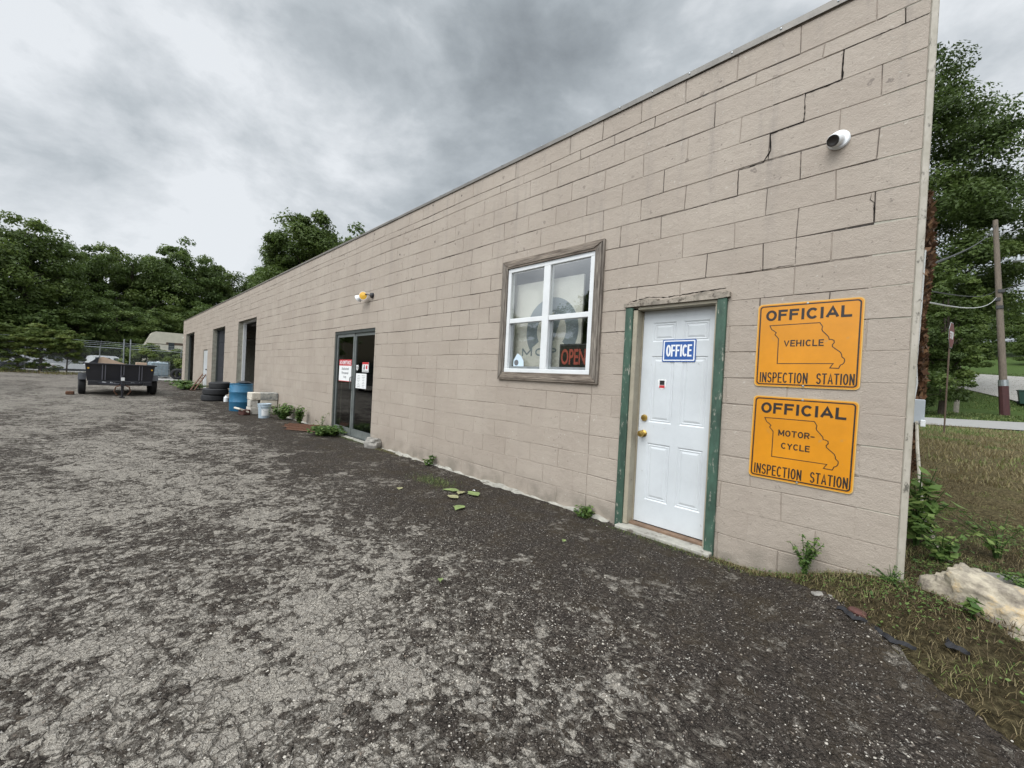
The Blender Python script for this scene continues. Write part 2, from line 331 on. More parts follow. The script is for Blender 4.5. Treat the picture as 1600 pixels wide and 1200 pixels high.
def wall_mat():
    m = bpy.data.materials.new('painted_block'); m.use_nodes = True; t = m.node_tree; l = t.links.new; b = t.nodes['Principled BSDF']
    c = N(t, 'ShaderNodeTexCoord'); at_ = N(t, 'ShaderNodeAttribute', attribute_name='tint')
    base = ramp(N(t, 'ShaderNodeValToRGB'), [(.3, (.345, .290, .240)), (.7, (.405, .347, .290))])
    nA = N(t, 'ShaderNodeTexNoise', i={'Scale': 1.3, 'Detail': 6, 'Roughness': .6}); l(c.outputs['Object'], nA.inputs[0])
    av = N(t, 'ShaderNodeMath', operation='MULTIPLY_ADD', i={1: .14, 2: -.07}); l(at_.outputs['Fac'], av.inputs[0])
    aa = N(t, 'ShaderNodeMath', operation='ADD'); l(nA.outputs[0], aa.inputs[0]); l(av.outputs[0], aa.inputs[1]); l(aa.outputs[0], base.inputs[0])
    def mixc(prev, fac, col, mode='MIX'):
        mm = N(t, 'ShaderNodeMix', data_type='RGBA', blend_type=mode); l(fac, mm.inputs[0]); l(prev, mm.inputs[6]); mm.inputs[7].default_value = (*col, 1); return mm.outputs[2]
    def mr(src, a, b_, lo=0., hi=1.):
        q = N(t, 'ShaderNodeMapRange', interpolation_type='SMOOTHSTEP', i={1: a, 2: b_, 3: lo, 4: hi}); l(src, q.inputs[0]); return q.outputs[0]
    def mul(a, b_):
        q = N(t, 'ShaderNodeMath', operation='MULTIPLY'); l(a, q.inputs[0]); l(b_, q.inputs[1]); return q.outputs[0]
    sp = N(t, 'ShaderNodeSeparateXYZ'); l(c.outputs['Object'], sp.inputs[0])
    col = base.outputs[0]
    # vertical rain streaks of grime, stronger high up
    ms = N(t, 'ShaderNodeMapping'); ms.inputs['Scale'].default_value = (7, 1, .55); l(c.outputs['Object'], ms.inputs[0])
    nS = N(t, 'ShaderNodeTexNoise', i={'Scale': 1, 'Detail': 6, 'Roughness': .7}); l(ms.outputs[0], nS.inputs[0])
    f = mul(mr(nS.outputs[0], .5, .75), mr(sp.outputs[2], 1.6, 4.0, .15, .75)); col = mixc(col, f, (.27, .235, .205))
    # soot specks, scuffs
    nD = N(t, 'ShaderNodeTexNoise', i={'Scale': 22, 'Detail': 8, 'Roughness': .8}); l(c.outputs['Object'], nD.inputs[0])
    nE = N(t, 'ShaderNodeTexNoise', i={'Scale': 2.1, 'Detail': 3}); l(c.outputs['Object'], nE.inputs[0])
    f = mul(mr(nD.outputs[0], .57, .70), mr(nE.outputs[0], .46, .64, .06, .6)); col = mixc(col, f, (.16, .13, .11))
    # round peeled spots higher on the wall
    wv_ = N(t, 'ShaderNodeTexNoise', i={'Scale': 26, 'Detail': 3}); l(c.outputs['Object'], wv_.inputs[0]); wa_ = N(t, 'ShaderNodeVectorMath', operation='MULTIPLY_ADD'); l(wv_.outputs['Color'], wa_.inputs[0]); wa_.inputs[1].default_value = (.06, .06, .06); l(c.outputs['Object'], wa_.inputs[2])
    vo = N(t, 'ShaderNodeTexVoronoi', i={'Scale': 9.5, 'Randomness': 1.0}); l(wa_.outputs[0], vo.inputs[0])
    sepc = N(t, 'ShaderNodeSeparateColor'); l(vo.outputs['Color'], sepc.inputs[0])
    nP = N(t, 'ShaderNodeTexNoise', i={'Scale': 1.1, 'Detail': 2}); l(c.outputs['Object'], nP.inputs[0])
    ring = mul(mr(vo.outputs['Distance'], .02, .14, .25, 1), mr(vo.outputs['Distance'], .14, .22, .75, 0))
    f = mul(mul(ring, mr(sepc.outputs[0], .58, .62)), mul(mr(sp.outputs[2], 2.4, 2.9), mr(nP.outputs[0], .45, .55))); col = mixc(col, f, (.17, .14, .12))
    vq = N(t, 'ShaderNodeTexVoronoi', i={'Scale': 34}); l(wa_.outputs[0], vq.inputs[0]); sq_ = N(t, 'ShaderNodeSeparateColor'); l(vq.outputs['Color'], sq_.inputs[0])
    f = mul(mul(mr(vq.outputs['Distance'], .10, .26, .8, 0), mr(sq_.outputs[0], .80, .84)), mr(nE.outputs[0], .38, .6, .15, .9)); col = mixc(col, f, (.15, .125, .105))
    f = mul(mul(mr(vq.outputs['Distance'], .12, .30, .7, 0), mr(sq_.outputs[1], .90, .93)), mr(nP.outputs[0], .42, .6, .1, .9)); col = mixc(col, f, (.52, .48, .42))
    # dark chips of missing paint
    vc = N(t, 'ShaderNodeTexVoronoi', i={'Scale': 6}); l(c.outputs['Object'], vc.inputs[0])
    nC = N(t, 'ShaderNodeTexNoise', i={'Scale': 30, 'Detail': 2}); l(c.outputs['Object'], nC.inputs[0])
    dd = N(t, 'ShaderNodeMath', operation='MULTIPLY_ADD', i={1: -.22}); l(nC.outputs[0], dd.inputs[0]); l(vc.outputs['Distance'], dd.inputs[2])
    sepd = N(t, 'ShaderNodeSeparateColor'); l(vc.outputs['Color'], sepd.inputs[0])
    xm = mul(mr(sp.outputs[0], -10.5, -8), mr(sp.outputs[0], -4.6, -3.6, 1, 0))
    f = mul(mul(mr(dd.outputs[0], -.02, .01, 1, 0), mr(sepd.outputs[1], .5, .55)), mul(mr(sp.outputs[2], 2.7, 3.0), xm)); col = mixc(col, f, (.10, .08, .07))
    # splash of dirt at the foot
    nF = N(t, 'ShaderNodeTexNoise', i={'Scale': 5, 'Detail': 6}); l(c.outputs['Object'], nF.inputs[0])
    f = mul(mr(sp.outputs[2], .02, .34, 1, 0), mr(nF.outputs[0], .35, .7, .1, .75)); col = mixc(col, f, (.17, .15, .12))
    # joints: negative tint marks mortar joints, the lower the dirtier
    nJ = N(t, 'ShaderNodeTexNoise', i={'Scale': 7, 'Detail': 5, 'Roughness': .7}); l(c.outputs['Object'], nJ.inputs[0])
    f = mul(mr(at_.outputs['Fac'], -.05, -1.0), mr(nJ.outputs[0], .34, .56, .28, 1.35)); col = mixc(col, f, (.045, .036, .03))
    l(col, b.inputs['Base Color']); b.inputs['Roughness'].default_value = .62; b.inputs['Specular IOR Level'].default_value = .3
    nB = N(t, 'ShaderNodeTexNoise', i={'Scale': 110, 'Detail': 5, 'Roughness': .7}); l(c.outputs['Object'], nB.inputs[0])
    nB2 = N(t, 'ShaderNodeTexNoise', i={'Scale': 13, 'Detail': 6, 'Roughness': .65}); l(c.outputs['Object'], nB2.inputs[0])
    hB = N(t, 'ShaderNodeMath', operation='MULTIPLY_ADD', i={1: 2.2}); l(nB2.outputs[0], hB.inputs[0]); l(nB.outputs[0], hB.inputs[2])
    bb = N(t, 'ShaderNodeBump', i={'Strength': .9, 'Distance': .0045}); l(hB.outputs[0], bb.inputs['Height']); l(bb.outputs[0], b.inputs['Normal'])
    return m

def asphalt_mat():
    m = bpy.data.materials.new('cracked_asphalt'); m.use_nodes = True; t = m.node_tree; l = t.links.new; b = t.nodes['Principled BSDF']
    c = N(t, 'ShaderNodeTexCoord')
    def mr(src, a, b_, lo=0., hi=1., smooth=True):
        q = N(t, 'ShaderNodeMapRange', i={1: a, 2: b_, 3: lo, 4: hi}); q.interpolation_type = 'SMOOTHSTEP' if smooth else 'LINEAR'; l(src, q.inputs[0]); return q.outputs[0]
    def op(o, a, b_):
        q = N(t, 'ShaderNodeMath', operation=o)
        for k, s_ in ((0, a), (1, b_)):
            if isinstance(s_, (int, float)): q.inputs[k].default_value = s_
            else: l(s_, q.inputs[k])
        return q.outputs[0]
    def mix(fac, a, b_):
        q = N(t, 'ShaderNodeMix', data_type='RGBA'); l(fac, q.inputs[0])
        for k, s_ in ((6, a), (7, b_)):
            if isinstance(s_, tuple): q.inputs[k].default_value = (*s_, 1)
            else: l(s_, q.inputs[k])
        return q.outputs[2]
    def noise(sc, det=4, ro=.6, vec=None, dist=0):
        q = N(t, 'ShaderNodeTexNoise', i={'Scale': sc, 'Detail': det, 'Roughness': ro, 'Distortion': dist}); l(vec or c.outputs['Object'], q.inputs[0]); return q
    # warped coordinates
    wn = noise(7, 3); vm = N(t, 'ShaderNodeVectorMath', operation='MULTIPLY_ADD'); l(wn.outputs['Color'], vm.inputs[0]); vm.inputs[1].default_value = (.09, .09, 0); l(c.outputs['Object'], vm.inputs[2]); wv = vm.outputs[0]
    wn2 = noise(34, 3); vm2 = N(t, 'ShaderNodeVectorMath', operation='MULTIPLY_ADD'); l(wn2.outputs['Color'], vm2.inputs[0]); vm2.inputs[1].default_value = (.034, .034, 0); l(wv, vm2.inputs[2]); wv = vm2.outputs[0]
    fl = N(t, 'ShaderNodeVectorMath', operation='MULTIPLY'); l(wv, fl.inputs[0]); fl.inputs[1].default_value = (1, 1, 0); wv = fl.outputs[0]
    def vor(sc, feat, vec=wv):
        q = N(t, 'ShaderNodeTexVoronoi', feature=feat, voronoi_dimensions='2D', i={'Scale': sc}); l(vec, q.inputs[0]); return q
    e1 = vor(11, 'DISTANCE_TO_EDGE'); e2 = vor(29, 'DISTANCE_TO_EDGE'); p1 = vor(11, 'F1'); p2 = vor(29, 'F1')
    s1 = N(t, 'ShaderNodeSeparateColor'); l(p1.outputs['Color'], s1.inputs[0]); s2 = N(t, 'ShaderNodeSeparateColor'); l(p2.outputs['Color'], s2.inputs[0])
    gap1 = mr(e1.outputs['Distance'], .01, .10); gap2 = mr(e2.outputs['Distance'], .02, .16)
    sp = N(t, 'ShaderNodeSeparateXYZ'); l(c.outputs['Object'], sp.inputs[0])
    mm = N(t, 'ShaderNodeMapping'); mm.inputs['Scale'].default_value = (.45, .95, 1); mm.inputs['Rotation'].default_value = (0, 0, R(-8)); l(c.outputs['Object'], mm.inputs[0])
    big = noise(.95, 3, .55, mm.outputs[0], .3); patch = noise(2.6, 4, .6, None, .4); med = noise(4.5, 5, .65); fine = noise(38, 5, .7); grit = noise(170, 3, .7)
    v = op('MULTIPLY', big.outputs[0], 1.05); v = op('ADD', v, op('MULTIPLY', op('SUBTRACT', med.outputs[0], .5), .85))
    v = op('ADD', v, op('MULTIPLY', op('SUBTRACT', s1.outputs[0], .5), .26)); v = op('ADD', v, op('MULTIPLY', op('SUBTRACT', s2.outputs[1], .5), .42))
    v = op('ADD', v, op('MULTIPLY', op('SUBTRACT', fine.outputs[0], .5), .9))
    # fresher, darker strip along the building (real, sealed asphalt); worn, dusty lane further out
    wob = op('MULTIPLY', op('SUBTRACT', noise(.6, 2).outputs[0], .5), 1.2)
    yy = op('ADD', sp.outputs[1], wob)
    v = op('ADD', v, mr(patch.outputs[0], .52, .64, .03, .32))
    v = op('ADD', v, mr(yy, -2.3, -1.0, 0.02, -.36)); v = op('ADD', v, mr(sp.outputs[0], -9, -22, 0, .10)); v = op('ADD', v, mr(sp.outputs[0], -.4, .8, 0, -.25))
    v = op('ADD', v, op('MULTIPLY', op('SUBTRACT', grit.outputs[0], .5), .35))
    worn = mr(v, .50, .64)
    worn = op('MULTIPLY', worn, op('MULTIPLY', mr(op('ADD', gap1, mr(noise(1.1, 2).outputs[0], .42, .6)), 0, 1, .25, 1), mr(op('ADD', gap2, mr(noise(2.3, 2).outputs[0], .38, .55)), 0, 1, .35, 1)))
    dark = mix(mr(fine.outputs[0], .35, .68), (.012, .0095, .008), (.064, .052, .043)); dark = mix(op('MULTIPLY', mr(grit.outputs[0], .42, .62), .75), dark, (.086, .072, .060)); dark = mix(mr(med.outputs[0], .45, .75, 0, .6), dark, (.070, .053, .034))
    light = mix(mr(grit.outputs[0], .3, .75), (.20, .175, .145), (.56, .515, .445)); light = mix(mr(s2.outputs[0], 0, 1, 0, .35), light, (.17, .155, .14))
    mid = mix(mr(fine.outputs[0], .35, .7), (.058, .048, .039), (.150, .130, .108)); col = mix(mr(v, .36, .50), dark, mid); col = mix(worn, col, light)
    # exposed aggregate
    st = vor(75, 'F1'); ss = N(t, 'ShaderNodeSeparateColor'); l(st.outputs['Color'], ss.inputs[0])
    st2 = vor(140, 'F1'); ss2 = N(t, 'ShaderNodeSeparateColor'); l(st2.outputs['Color'], ss2.inputs[0])
    den = mr(noise(1.6, 4).outputs[0], .35, .7, .0, .12)
    f1 = op('MULTIPLY', mr(st.outputs['Distance'], .22, .36, 1, 0), op('GREATER_THAN', op('ADD', ss.outputs[0], den), .93)); stone = mix(ss.outputs[1], (.24, .19, .15), (.55, .52, .47))
    f2 = op('MULTIPLY', mr(st2.outputs['Distance'], .25, .42, 1, 0), op('GREATER_THAN', op('ADD', ss2.outputs[0], den), .84)); stone2 = mix(ss2.outputs[1], (.10, .085, .075), (.42, .38, .33))
    col = mix(op('MULTIPLY', f2, .85), col, stone2); col = mix(f1, col, stone)
    # brown silt close to the wall foot and in the hollows
    silt = op('MULTIPLY', mr(yy, -1.6, -.3, 0, .55), mr(med.outputs[0], .38, .62)); col = mix(silt, col, (.058, .045, .030))
    far_ = op('MULTIPLY', mr(sp.outputs[0], -14, -30, 0, .45), mr(noise(.5, 4).outputs[0], .35, .65, .3, 1)); col = mix(far_, col, (.19, .165, .145))
    l(col, b.inputs['Base Color']); b.inputs['Roughness'].default_value = .9; b.inputs['Specular IOR Level'].default_value = .12
    h = op('ADD', op('MULTIPLY', gap1, .5), op('MULTIPLY', gap2, .4)); h = op('ADD', h, op('MULTIPLY', worn, .35)); h = op('ADD', h, op('MULTIPLY', fine.outputs[0], .9)); h = op('ADD', h, op('MULTIPLY', grit.outputs[0], .35)); h = op('ADD', h, op('MULTIPLY', f1, .5)); h = op('ADD', h, op('MULTIPLY', f2, .3))
    bb = N(t, 'ShaderNodeBump', i={'Strength': 1.0, 'Distance': .024}); l(h, bb.inputs['Height']); l(bb.outputs[0], b.inputs['Normal'])
    return m

def ground_mat():
    m = bpy.data.materials.new('grassy_ground'); m.use_nodes = True; t = m.node_tree; l = t.links.new; b = t.nodes['Principled BSDF']
    c = N(t, 'ShaderNodeTexCoord'); sp = N(t, 'ShaderNodeSeparateXYZ'); l(c.outputs['Object'], sp.inputs[0])
    n = N(t, 'ShaderNodeTexNoise', i={'Scale': 30, 'Detail': 6, 'Roughness': .7}); l(c.outputs['Object'], n.inputs[0])
    dirt = ramp(N(t, 'ShaderNodeValToRGB'), [(.3, (.020, .016, .008)), (.5, (.085, .068, .034)), (.7, (.22, .18, .095))]); l(n.outputs[0], dirt.inputs[0])
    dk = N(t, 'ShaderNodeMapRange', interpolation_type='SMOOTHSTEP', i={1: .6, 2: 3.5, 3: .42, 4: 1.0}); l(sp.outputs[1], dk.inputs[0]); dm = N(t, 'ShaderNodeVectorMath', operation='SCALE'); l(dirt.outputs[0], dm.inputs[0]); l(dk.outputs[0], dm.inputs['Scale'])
    grass = ramp(N(t, 'ShaderNodeValToRGB'), [(.3, (.028, .045, .014)), (.55, (.06, .095, .025)), (.75, (.13, .16, .05))]); l(n.outputs[0], grass.inputs[0])
    n2_ = N(t, 'ShaderNodeTexNoise', i={'Scale': .7, 'Detail': 5, 'Roughness': .6}); l(c.outputs['Object'], n2_.inputs[0])
    mr = N(t, 'ShaderNodeMapRange', interpolation_type='SMOOTHSTEP', i={1: 3.0, 2: 26.0, 3: -.28, 4: .45}); l(sp.outputs[1], mr.inputs[0])
    ad = N(t, 'ShaderNodeMath', operation='ADD'); l(n2_.outputs[0], ad.inputs[0]); l(mr.outputs[0], ad.inputs[1])
    mr2 = N(t, 'ShaderNodeMapRange', interpolation_type='SMOOTHSTEP', i={1: .42, 2: .6, 3: 0, 4: 1}); l(ad.outputs[0], mr2.inputs[0])
    mx_ = N(t, 'ShaderNodeMix', data_type='RGBA'); l(mr2.outputs[0], mx_.inputs[0]); l(dm.outputs[0], mx_.inputs[6]); l(grass.outputs[0], mx_.inputs[7])
    l(mx_.outputs[2], b.inputs['Base Color']); b.inputs['Roughness'].default_value = .95; b.inputs['Specular IOR Level'].default_value = .1
    bb = N(t, 'ShaderNodeBump', i={'Strength': .8, 'Distance': .02}); l(n.outputs[0], bb.inputs['Height']); l(bb.outputs[0], b.inputs['Normal'])
    return m

M = dict(
 wall=wall_mat(), asphalt=asphalt_mat(), ground=ground_mat(),
 sidepaint=mat('side_paint', (.40, .38, .31), .6, noise=.3, nscale=9, bump=.3, dirt=((.12, .11, .09), 14, .62)),
 trim_cream=mat('cream_trim', (.44, .40, .34), .55, noise=.35, nscale=10, stretch=(1, 1, .5), bump=.6, col2=(.33, .30, .24), dirt=((.11, .10, .08), 22, .57)),
 flash=mat('flashing', (.20, .185, .165), .45, metal=.3, noise=.3, nscale=6, bump=.2),
 crack=mat('open_crack', (.012, .01, .009), .9, spec=.1),
 concrete=mat('concrete', (.40, .38, .33), .8, noise=.35, nscale=10, bump=.5, dirt=((.13, .11, .09), 12, .55)),
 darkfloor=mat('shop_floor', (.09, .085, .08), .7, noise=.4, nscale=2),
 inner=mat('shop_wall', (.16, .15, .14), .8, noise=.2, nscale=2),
 woodh=mat('weathered_wood_across', (.30, .25, .20), .8, noise=.6, nscale=5, stretch=(1, 10, 14), bump=.6, bscale=12, col2=(.075, .055, .042), detail=9),
 woodv=mat('weathered_wood_upright', (.27, .235, .195), .8, noise=.6, nscale=5, stretch=(16, 10, 1), bump=.6, bscale=12, col2=(.06, .047, .038), detail=9),
 vinyl=mat('white_vinyl', (.72, .73, .73), .35, noise=.08, nscale=6, dirt=((.40, .38, .34), 18, .66)),
 gasket=mat('dark_gasket', (.05, .05, .05), .6),
 glass=glass_mat('window_glass', 3.2, (.95, .96, .95)), dglass=glass_mat('door_glass', 2.1, (.55, .58, .57)),
 doorwhite=mat('white_door_paint', (.60, .625, .64), .38, noise=.10, nscale=3, bump=.12, bscale=30, dirt=((.34, .33, .31), 20, .66)),
 green=mat('green_paint', (.050, .105, .072), .6, noise=.5, nscale=16, stretch=(1, 1, .35), bump=.6, dirt=((.30, .29, .24), 30, .58)),
 jamb=mat('beige_jamb', (.36, .32, .24), .55, noise=.2, nscale=8, dirt=((.14, .11, .08), 22, .62)),
 brownwood=mat('brown_threshold', (.22, .14, .09), .7, noise=.4, nscale=10),
 brass=mat('brass', (.55, .36, .10), .28, metal=.9, noise=.2, nscale=40),
 orange=mat('sign_orange', (.66, .26, .010), .30, noise=.16, nscale=3, bump=.06, bscale=7, dirt=((.50, .24, .05), 14, .62)),
 signedge=mat('sign_edge', (.62, .38, .10), .4), black=mat('black_paint', (.018, .014, .012), .45), blue=mat('sign_blue', (.03, .10, .33), .35, noise=.1, nscale=20), white=mat('white_plastic', (.78, .79, .80), .35),
 paper=mat('paper', (.75, .75, .74), .7), red=mat('sign_red', (.50, .035, .04), .5), inkgrey=mat('grey_ink', (.12, .12, .13), .6), lightblue=mat('pale_blue_print', (.55, .66, .75), .6),
 alum=mat('dull_aluminium', (.30, .32, .31), .42, metal=.6, noise=.25, nscale=8), bronze=mat('dark_frame', (.09, .10, .095), .45, metal=.4, noise=.2, nscale=8),
 board=mat('display_board', (.78, .75, .68), .6, noise=.1, nscale=2), logogrey=mat('logo_grey', (.25, .285, .315), .6), opened=mat('open_red', (.42, .09, .06), .5),
 rubber=mat('rubber', (.022, .022, .024), .75, noise=.3, nscale=10, bump=.4, bscale=40), steelblack=mat('black_steel', (.018, .018, .024), .38, noise=.2, nscale=5, coat=.2), rust=mat('rusty_steel', (.14, .065, .035), .85, noise=.5, nscale=15, bump=.5),
 galv=mat('galvanised', (.38, .40, .41), .4, metal=.7, noise=.2, nscale=12), barrel=mat('blue_plastic', (.03, .15, .27), .42, noise=.2, nscale=6, bump=.1, bscale=10, dirt=((.05, .15, .26), 12, .62)),
 bucket=mat('bucket_plastic', (.42, .50, .56), .45, noise=.15, nscale=8, dirt=((.2, .2, .2), 10, .64)), bag=mat('black_bag', (.012, .012, .014), .3, bump=.8, bscale=9),
 block=mat('concrete_block', (.50, .47, .42), .9, noise=.3, nscale=14, bump=.8, bscale=80, dirt=((.15, .14, .12), 6, .58)), cream=mat('cream_slab', (.62, .57, .48), .8, noise=.25, nscale=9, bump=.4, dirt=((.2, .17, .13), 8, .6)),
 stain=mat('dark_slab', (.13, .14, .14), .9, noise=.6, nscale=12, col2=(.45, .43, .38), bump=.5),
 limestone=mat('limestone', (.47, .41, .31), .9, noise=.5, nscale=11, col2=(.15, .125, .10), bump=1.0, bscale=24, detail=10, bdist=.016, dirt=((.44, .33, .19), 6, .54)), greyrock=mat('grey_rock', (.30, .28, .25), .9, noise=.4, nscale=12, bump=.8, bscale=30),
 redstone=mat('red_brick', (.10, .04, .032), .9, noise=.4, nscale=18, bump=.6), fabric=mat('black_fabric', (.014, .014, .017), .8, noise=.3, nscale=30, bump=.6),
 bark=mat('bark', (.075, .058, .042), .95, noise=.5, nscale=6, stretch=(3, 3, 1), bump=1, bscale=14), palebark=mat('pale_bark', (.30, .27, .22), .9, noise=.4, nscale=8),
 polewood=mat('pole_wood', (.20, .16, .125), .9, noise=.45, nscale=5, stretch=(9, 9, .8), bump=.6, bscale=12), guard=mat('pole_guard', (.075, .025, .025), .7, noise=.3, nscale=8),
 wire=mat('wire', (.03, .03, .03), .6), pvc=mat('pale_cable', (.55, .55, .53), .5), boxgrey=mat('grey_box', (.40, .43, .46), .45, noise=.1, nscale=9),
 signred=mat('stop_red', (.17, .03, .025), .5, noise=.2, nscale=9), road=mat('road_asphalt', (.29, .28, .265), .9, noise=.15, nscale=3, bump=.3, bscale=60), road2=mat('pale_road', (.36, .34, .31), .9, noise=.2, nscale=2),
 lf_deep=leaf_mat('leaf_deep', (.038, .060, .015), (.074, .112, .026), (.125, .165, .042)), lf_mid=leaf_mat('leaf_mid', (.046, .073, .016), (.088, .130, .028), (.145, .19, .045)),
 lf_fresh=leaf_mat('leaf_fresh', (.055, .090, .020), (.105, .155, .038), (.17, .22, .06)), lf_shrub=leaf_mat('leaf_shrub', (.055, .085, .018), (.12, .165, .035), (.24, .27, .075)), lf_weed=leaf_mat('leaf_weed', (.05, .10, .025), (.10, .17, .04), (.20, .27, .08)), lf_vine=leaf_mat('leaf_vine', (.07, .13, .03), (.14, .22, .055), (.25, .32, .10), .4),
 lf_dead=leaf_mat('leaf_dead', (.05, .026, .015), (.13, .065, .035), (.26, .15, .08), .15), blade=leaf_mat('blade', (.060, .036, .018), (.26, .21, .105), (.13, .18, .045), .3), lawn=leaf_mat('lawn_blade', (.045, .075, .018), (.09, .13, .03), (.20, .22, .08), .2),
 pebble=leaf_mat('pebble', (.07, .058, .05), (.22, .19, .155), (.50, .46, .40), 0), rvbeige=mat('rv_beige', (.62, .58, .47), .45, noise=.12, nscale=3), rvbrown=mat('rv_brown', (.10, .065, .045), .5), amber=mat('amber_lens', (.80, .46, .06), .25), carwhite=mat('car_white', (.68, .69, .70), .3, coat=.4), cardark=mat('car_dark', (.03, .034, .042), .3, coat=.5), carglass=mat('car_glass', (.05, .06, .065), .08), chrome=mat('chrome', (.6, .6, .6), .2, metal=1),
 tarp=mat('plywood', (.62, .45, .32), .7, noise=.15, nscale=4), tote=mat('tote_plastic', (.34, .42, .47), .4, noise=.3, nscale=5, bump=.4, bscale=8), binm=mat('bin_green', (.012, .045, .032), .5),
)

# ------------------------------------------------------------------ terrain
def gz(x, y):
    x = np.asarray(x, float); y = np.asarray(y, float)
    z = .17*sm(-17, -30, x)+.12*sm(-34, -40, x)+.22*sm(-.8, -.02, x)*sm(-1.15, -.1, y)
    g = np.maximum(sm(-1, 0, x), sm(12.5, 14, y))*sm(-34, -28, x)
    z = z+g*(.18*sm(0, 14, y)+.2*sm(25, 37, y)+.155*np.maximum(0, y-37)*sm(37, 44, y)*np.where(y > 120, 120/np.maximum(y, 1), 1))
    z = z+np.minimum(14, .11*np.maximum(0, -46-x)*sm(-46, -56, x))+np.minimum(10, .10*np.maximum(0, -22-y))
    return z
def gz1(x, y): return float(gz(x, y))
def graded(a, b, c0, c1, d, g=1.18):
    """values from a to b, spacing d inside [c0,c1], growing outside"""
    v = list(np.arange(c0, c1+1e-6, d)); s = d; x = c0
    while x > a: s *= g; x -= s; v.insert(0, max(x, a))
    s = d; x = c1
    while x < b: s *= g; x += s; v.append(min(x, b))
    return np.array(v)
def grid_mesh(name, X, Y, Z, mt, **k):
    ny, nx = X.shape; V = np.stack([X, Y, Z], -1).reshape(-1, 3); i = np.arange(ny*nx).reshape(ny, nx)
    F = np.stack([i[:-1, :-1], i[:-1, 1:], i[1:, 1:], i[1:, :-1]], -1).reshape(-1, 4); o = np_mesh(name, V, F, mt, **k)
    o.data.polygons.foreach_set('use_smooth', [True]*len(F)); return o
rng = np.random.default_rng(5)
EX = np.array([-40, -1.15, -1.0, -.5, -.25, 0, .15, .4, .8, 3, 8]); EY = np.array([-.035, -.035, -.05, -.20, -.40, -.66, -.82, -.96, -1.08, -1.3, -1.4])
xs = graded(-600, 600, -1.6, 3, .12, 1.14); ys = graded(-600, 800, -1.8, 5, .12, 1.1)
X, Y = np.meshgrid(xs, ys); Z = gz(X, Y)
inlot = (X > -38) & (X < 7.5) & (Y > -29) & (Y < np.where(X < -1.3, -.4, np.interp(X, EX, EY)-.3)); Z = Z-np.where(inlot, .07, 0)+np.where((X > .1) & (Y > -.5) & (Y < 6), .025*np.sin(X*5.1+Y*3)*np.sin(Y*4.3-X), 0)
Z = Z-np.where((X < 0) & (Y > .1) & (Y < 11.9) & (X > -33), .05, 0)
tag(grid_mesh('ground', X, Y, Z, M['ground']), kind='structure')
lx = np.concatenate([graded(-38, 8, -1.4, .9, .012, 1.08)]); lx = np.sort(np.concatenate([lx, [-33.36, -33.34]]))
wob = sum(a*np.sin(lx*f+p) for a, f, p in ((.022, 9, 1), (.016, 23, 2), (.010, 57, .4), (.007, 131, 3)))
yb = np.interp(lx, EX, EY)+np.where(lx > -1.0, wob, wob*.25); yb = np.where(lx < -33.35, 6.0, yb)
s_ = graded(0, 29, 0, .1, .012, 1.06); s_ = np.concatenate([[0], s_])
LX, SS = np.meshgrid(lx, s_); LY = yb[None, :]-SS
mic = .006*np.sin(LX*2.1+LY*1.3)+.004*np.sin(LX*5.3-LY*4.1)+.003*np.sin(LX*1.1+LY*8.7)
LZ = gz(LX, LY)+.018+mic*sm(0, .5, SS); LZ[0] -= .05
tag(grid_mesh('parking_lot', LX, LY, LZ, M['asphalt']), kind='structure')
def lotz(x, y): return gz1(x, y)+.018
def drape(name, a, b, w0, w1, m, n=60, off=.035):
    a, b = np.array(a, float), np.array(b, float); d = (b-a); nn = np.array([-d[1], d[0]])/np.hypot(*d); t = np.linspace(0, 1, n); w = np.linspace(-.5, .5, 9)
    T, Wd = np.meshgrid(t, w); wd = w0+(w1-w0)*T; Xp = a[0]+d[0]*T+nn[0]*Wd*wd; Yp = a[1]+d[1]*T+nn[1]*Wd*wd
    return tag(grid_mesh(name, Xp, Yp, gz(Xp, Yp)+off, m), kind='structure')
drape('road', (-59.5, -13.4), (60.5, 58.6), 7.2, 7.2, M['road'], 160)
U, Vv = np.meshgrid(np.linspace(0, 1, 40), np.linspace(0, 1, 30)); Q = [(1.2, 53.5), (6.6, 40.0), (22, 49), (4.6, 61)]
Xp = (1-U)*(1-Vv)*Q[0][0]+U*(1-Vv)*Q[1][0]+U*Vv*Q[2][0]+(1-U)*Vv*Q[3][0]; Yp = (1-U)*(1-Vv)*Q[0][1]+U*(1-Vv)*Q[1][1]+U*Vv*Q[2][1]+(1-U)*Vv*Q[3][1]
tag(grid_mesh('side_road', Xp, Yp, gz(Xp, Yp)+.07, M['road2']), kind='structure')

# ------------------------------------------------------------------ building
def crack_part(pts, w, seed, parent):
    r = random.Random(seed); P = []
    for a, b in zip(pts[:-1], pts[1:]):
        a, b = Vector(a), Vector(b); n = max(1, int((b-a).length/.018)); P += [a.lerp(b, k/n) for k in range(n)]
    P.append(Vector(pts[-1])); n = len(P); vs = []
    for i, p in enumerate(P):
        t = (P[min(i+1, n-1)]-P[max(i-1, 0)]).normalized(); nn = Vector((-t.y, t.x)); ww = w*(.25+1.1*r.random()**1.4)*min(1, .3+i/5, .3+(n-1-i)/5); c = p+nn*r.uniform(-.0018, .0018)
        vs += [(c.x+nn.x*ww/2, -.0022, c.y+nn.y*ww/2), (c.x-nn.x*ww/2, -.0022, c.y-nn.y*ww/2), (c.x, .003, c.y)]
    q = MB(); q.add(vs, [(3*i+a, 3*i+b, 3*i+3+b, 3*i+3+a) for i in range(n-1) for a, b in ((0, 1), (1, 2), (2, 0))]); return q.build('crack', M['crack'], parent, fix=False)
B0 = thing('repair_shop_building', 'long low tan painted concrete block repair shop with office door, glass door and garage bays', 'building', (0, 0, 0))
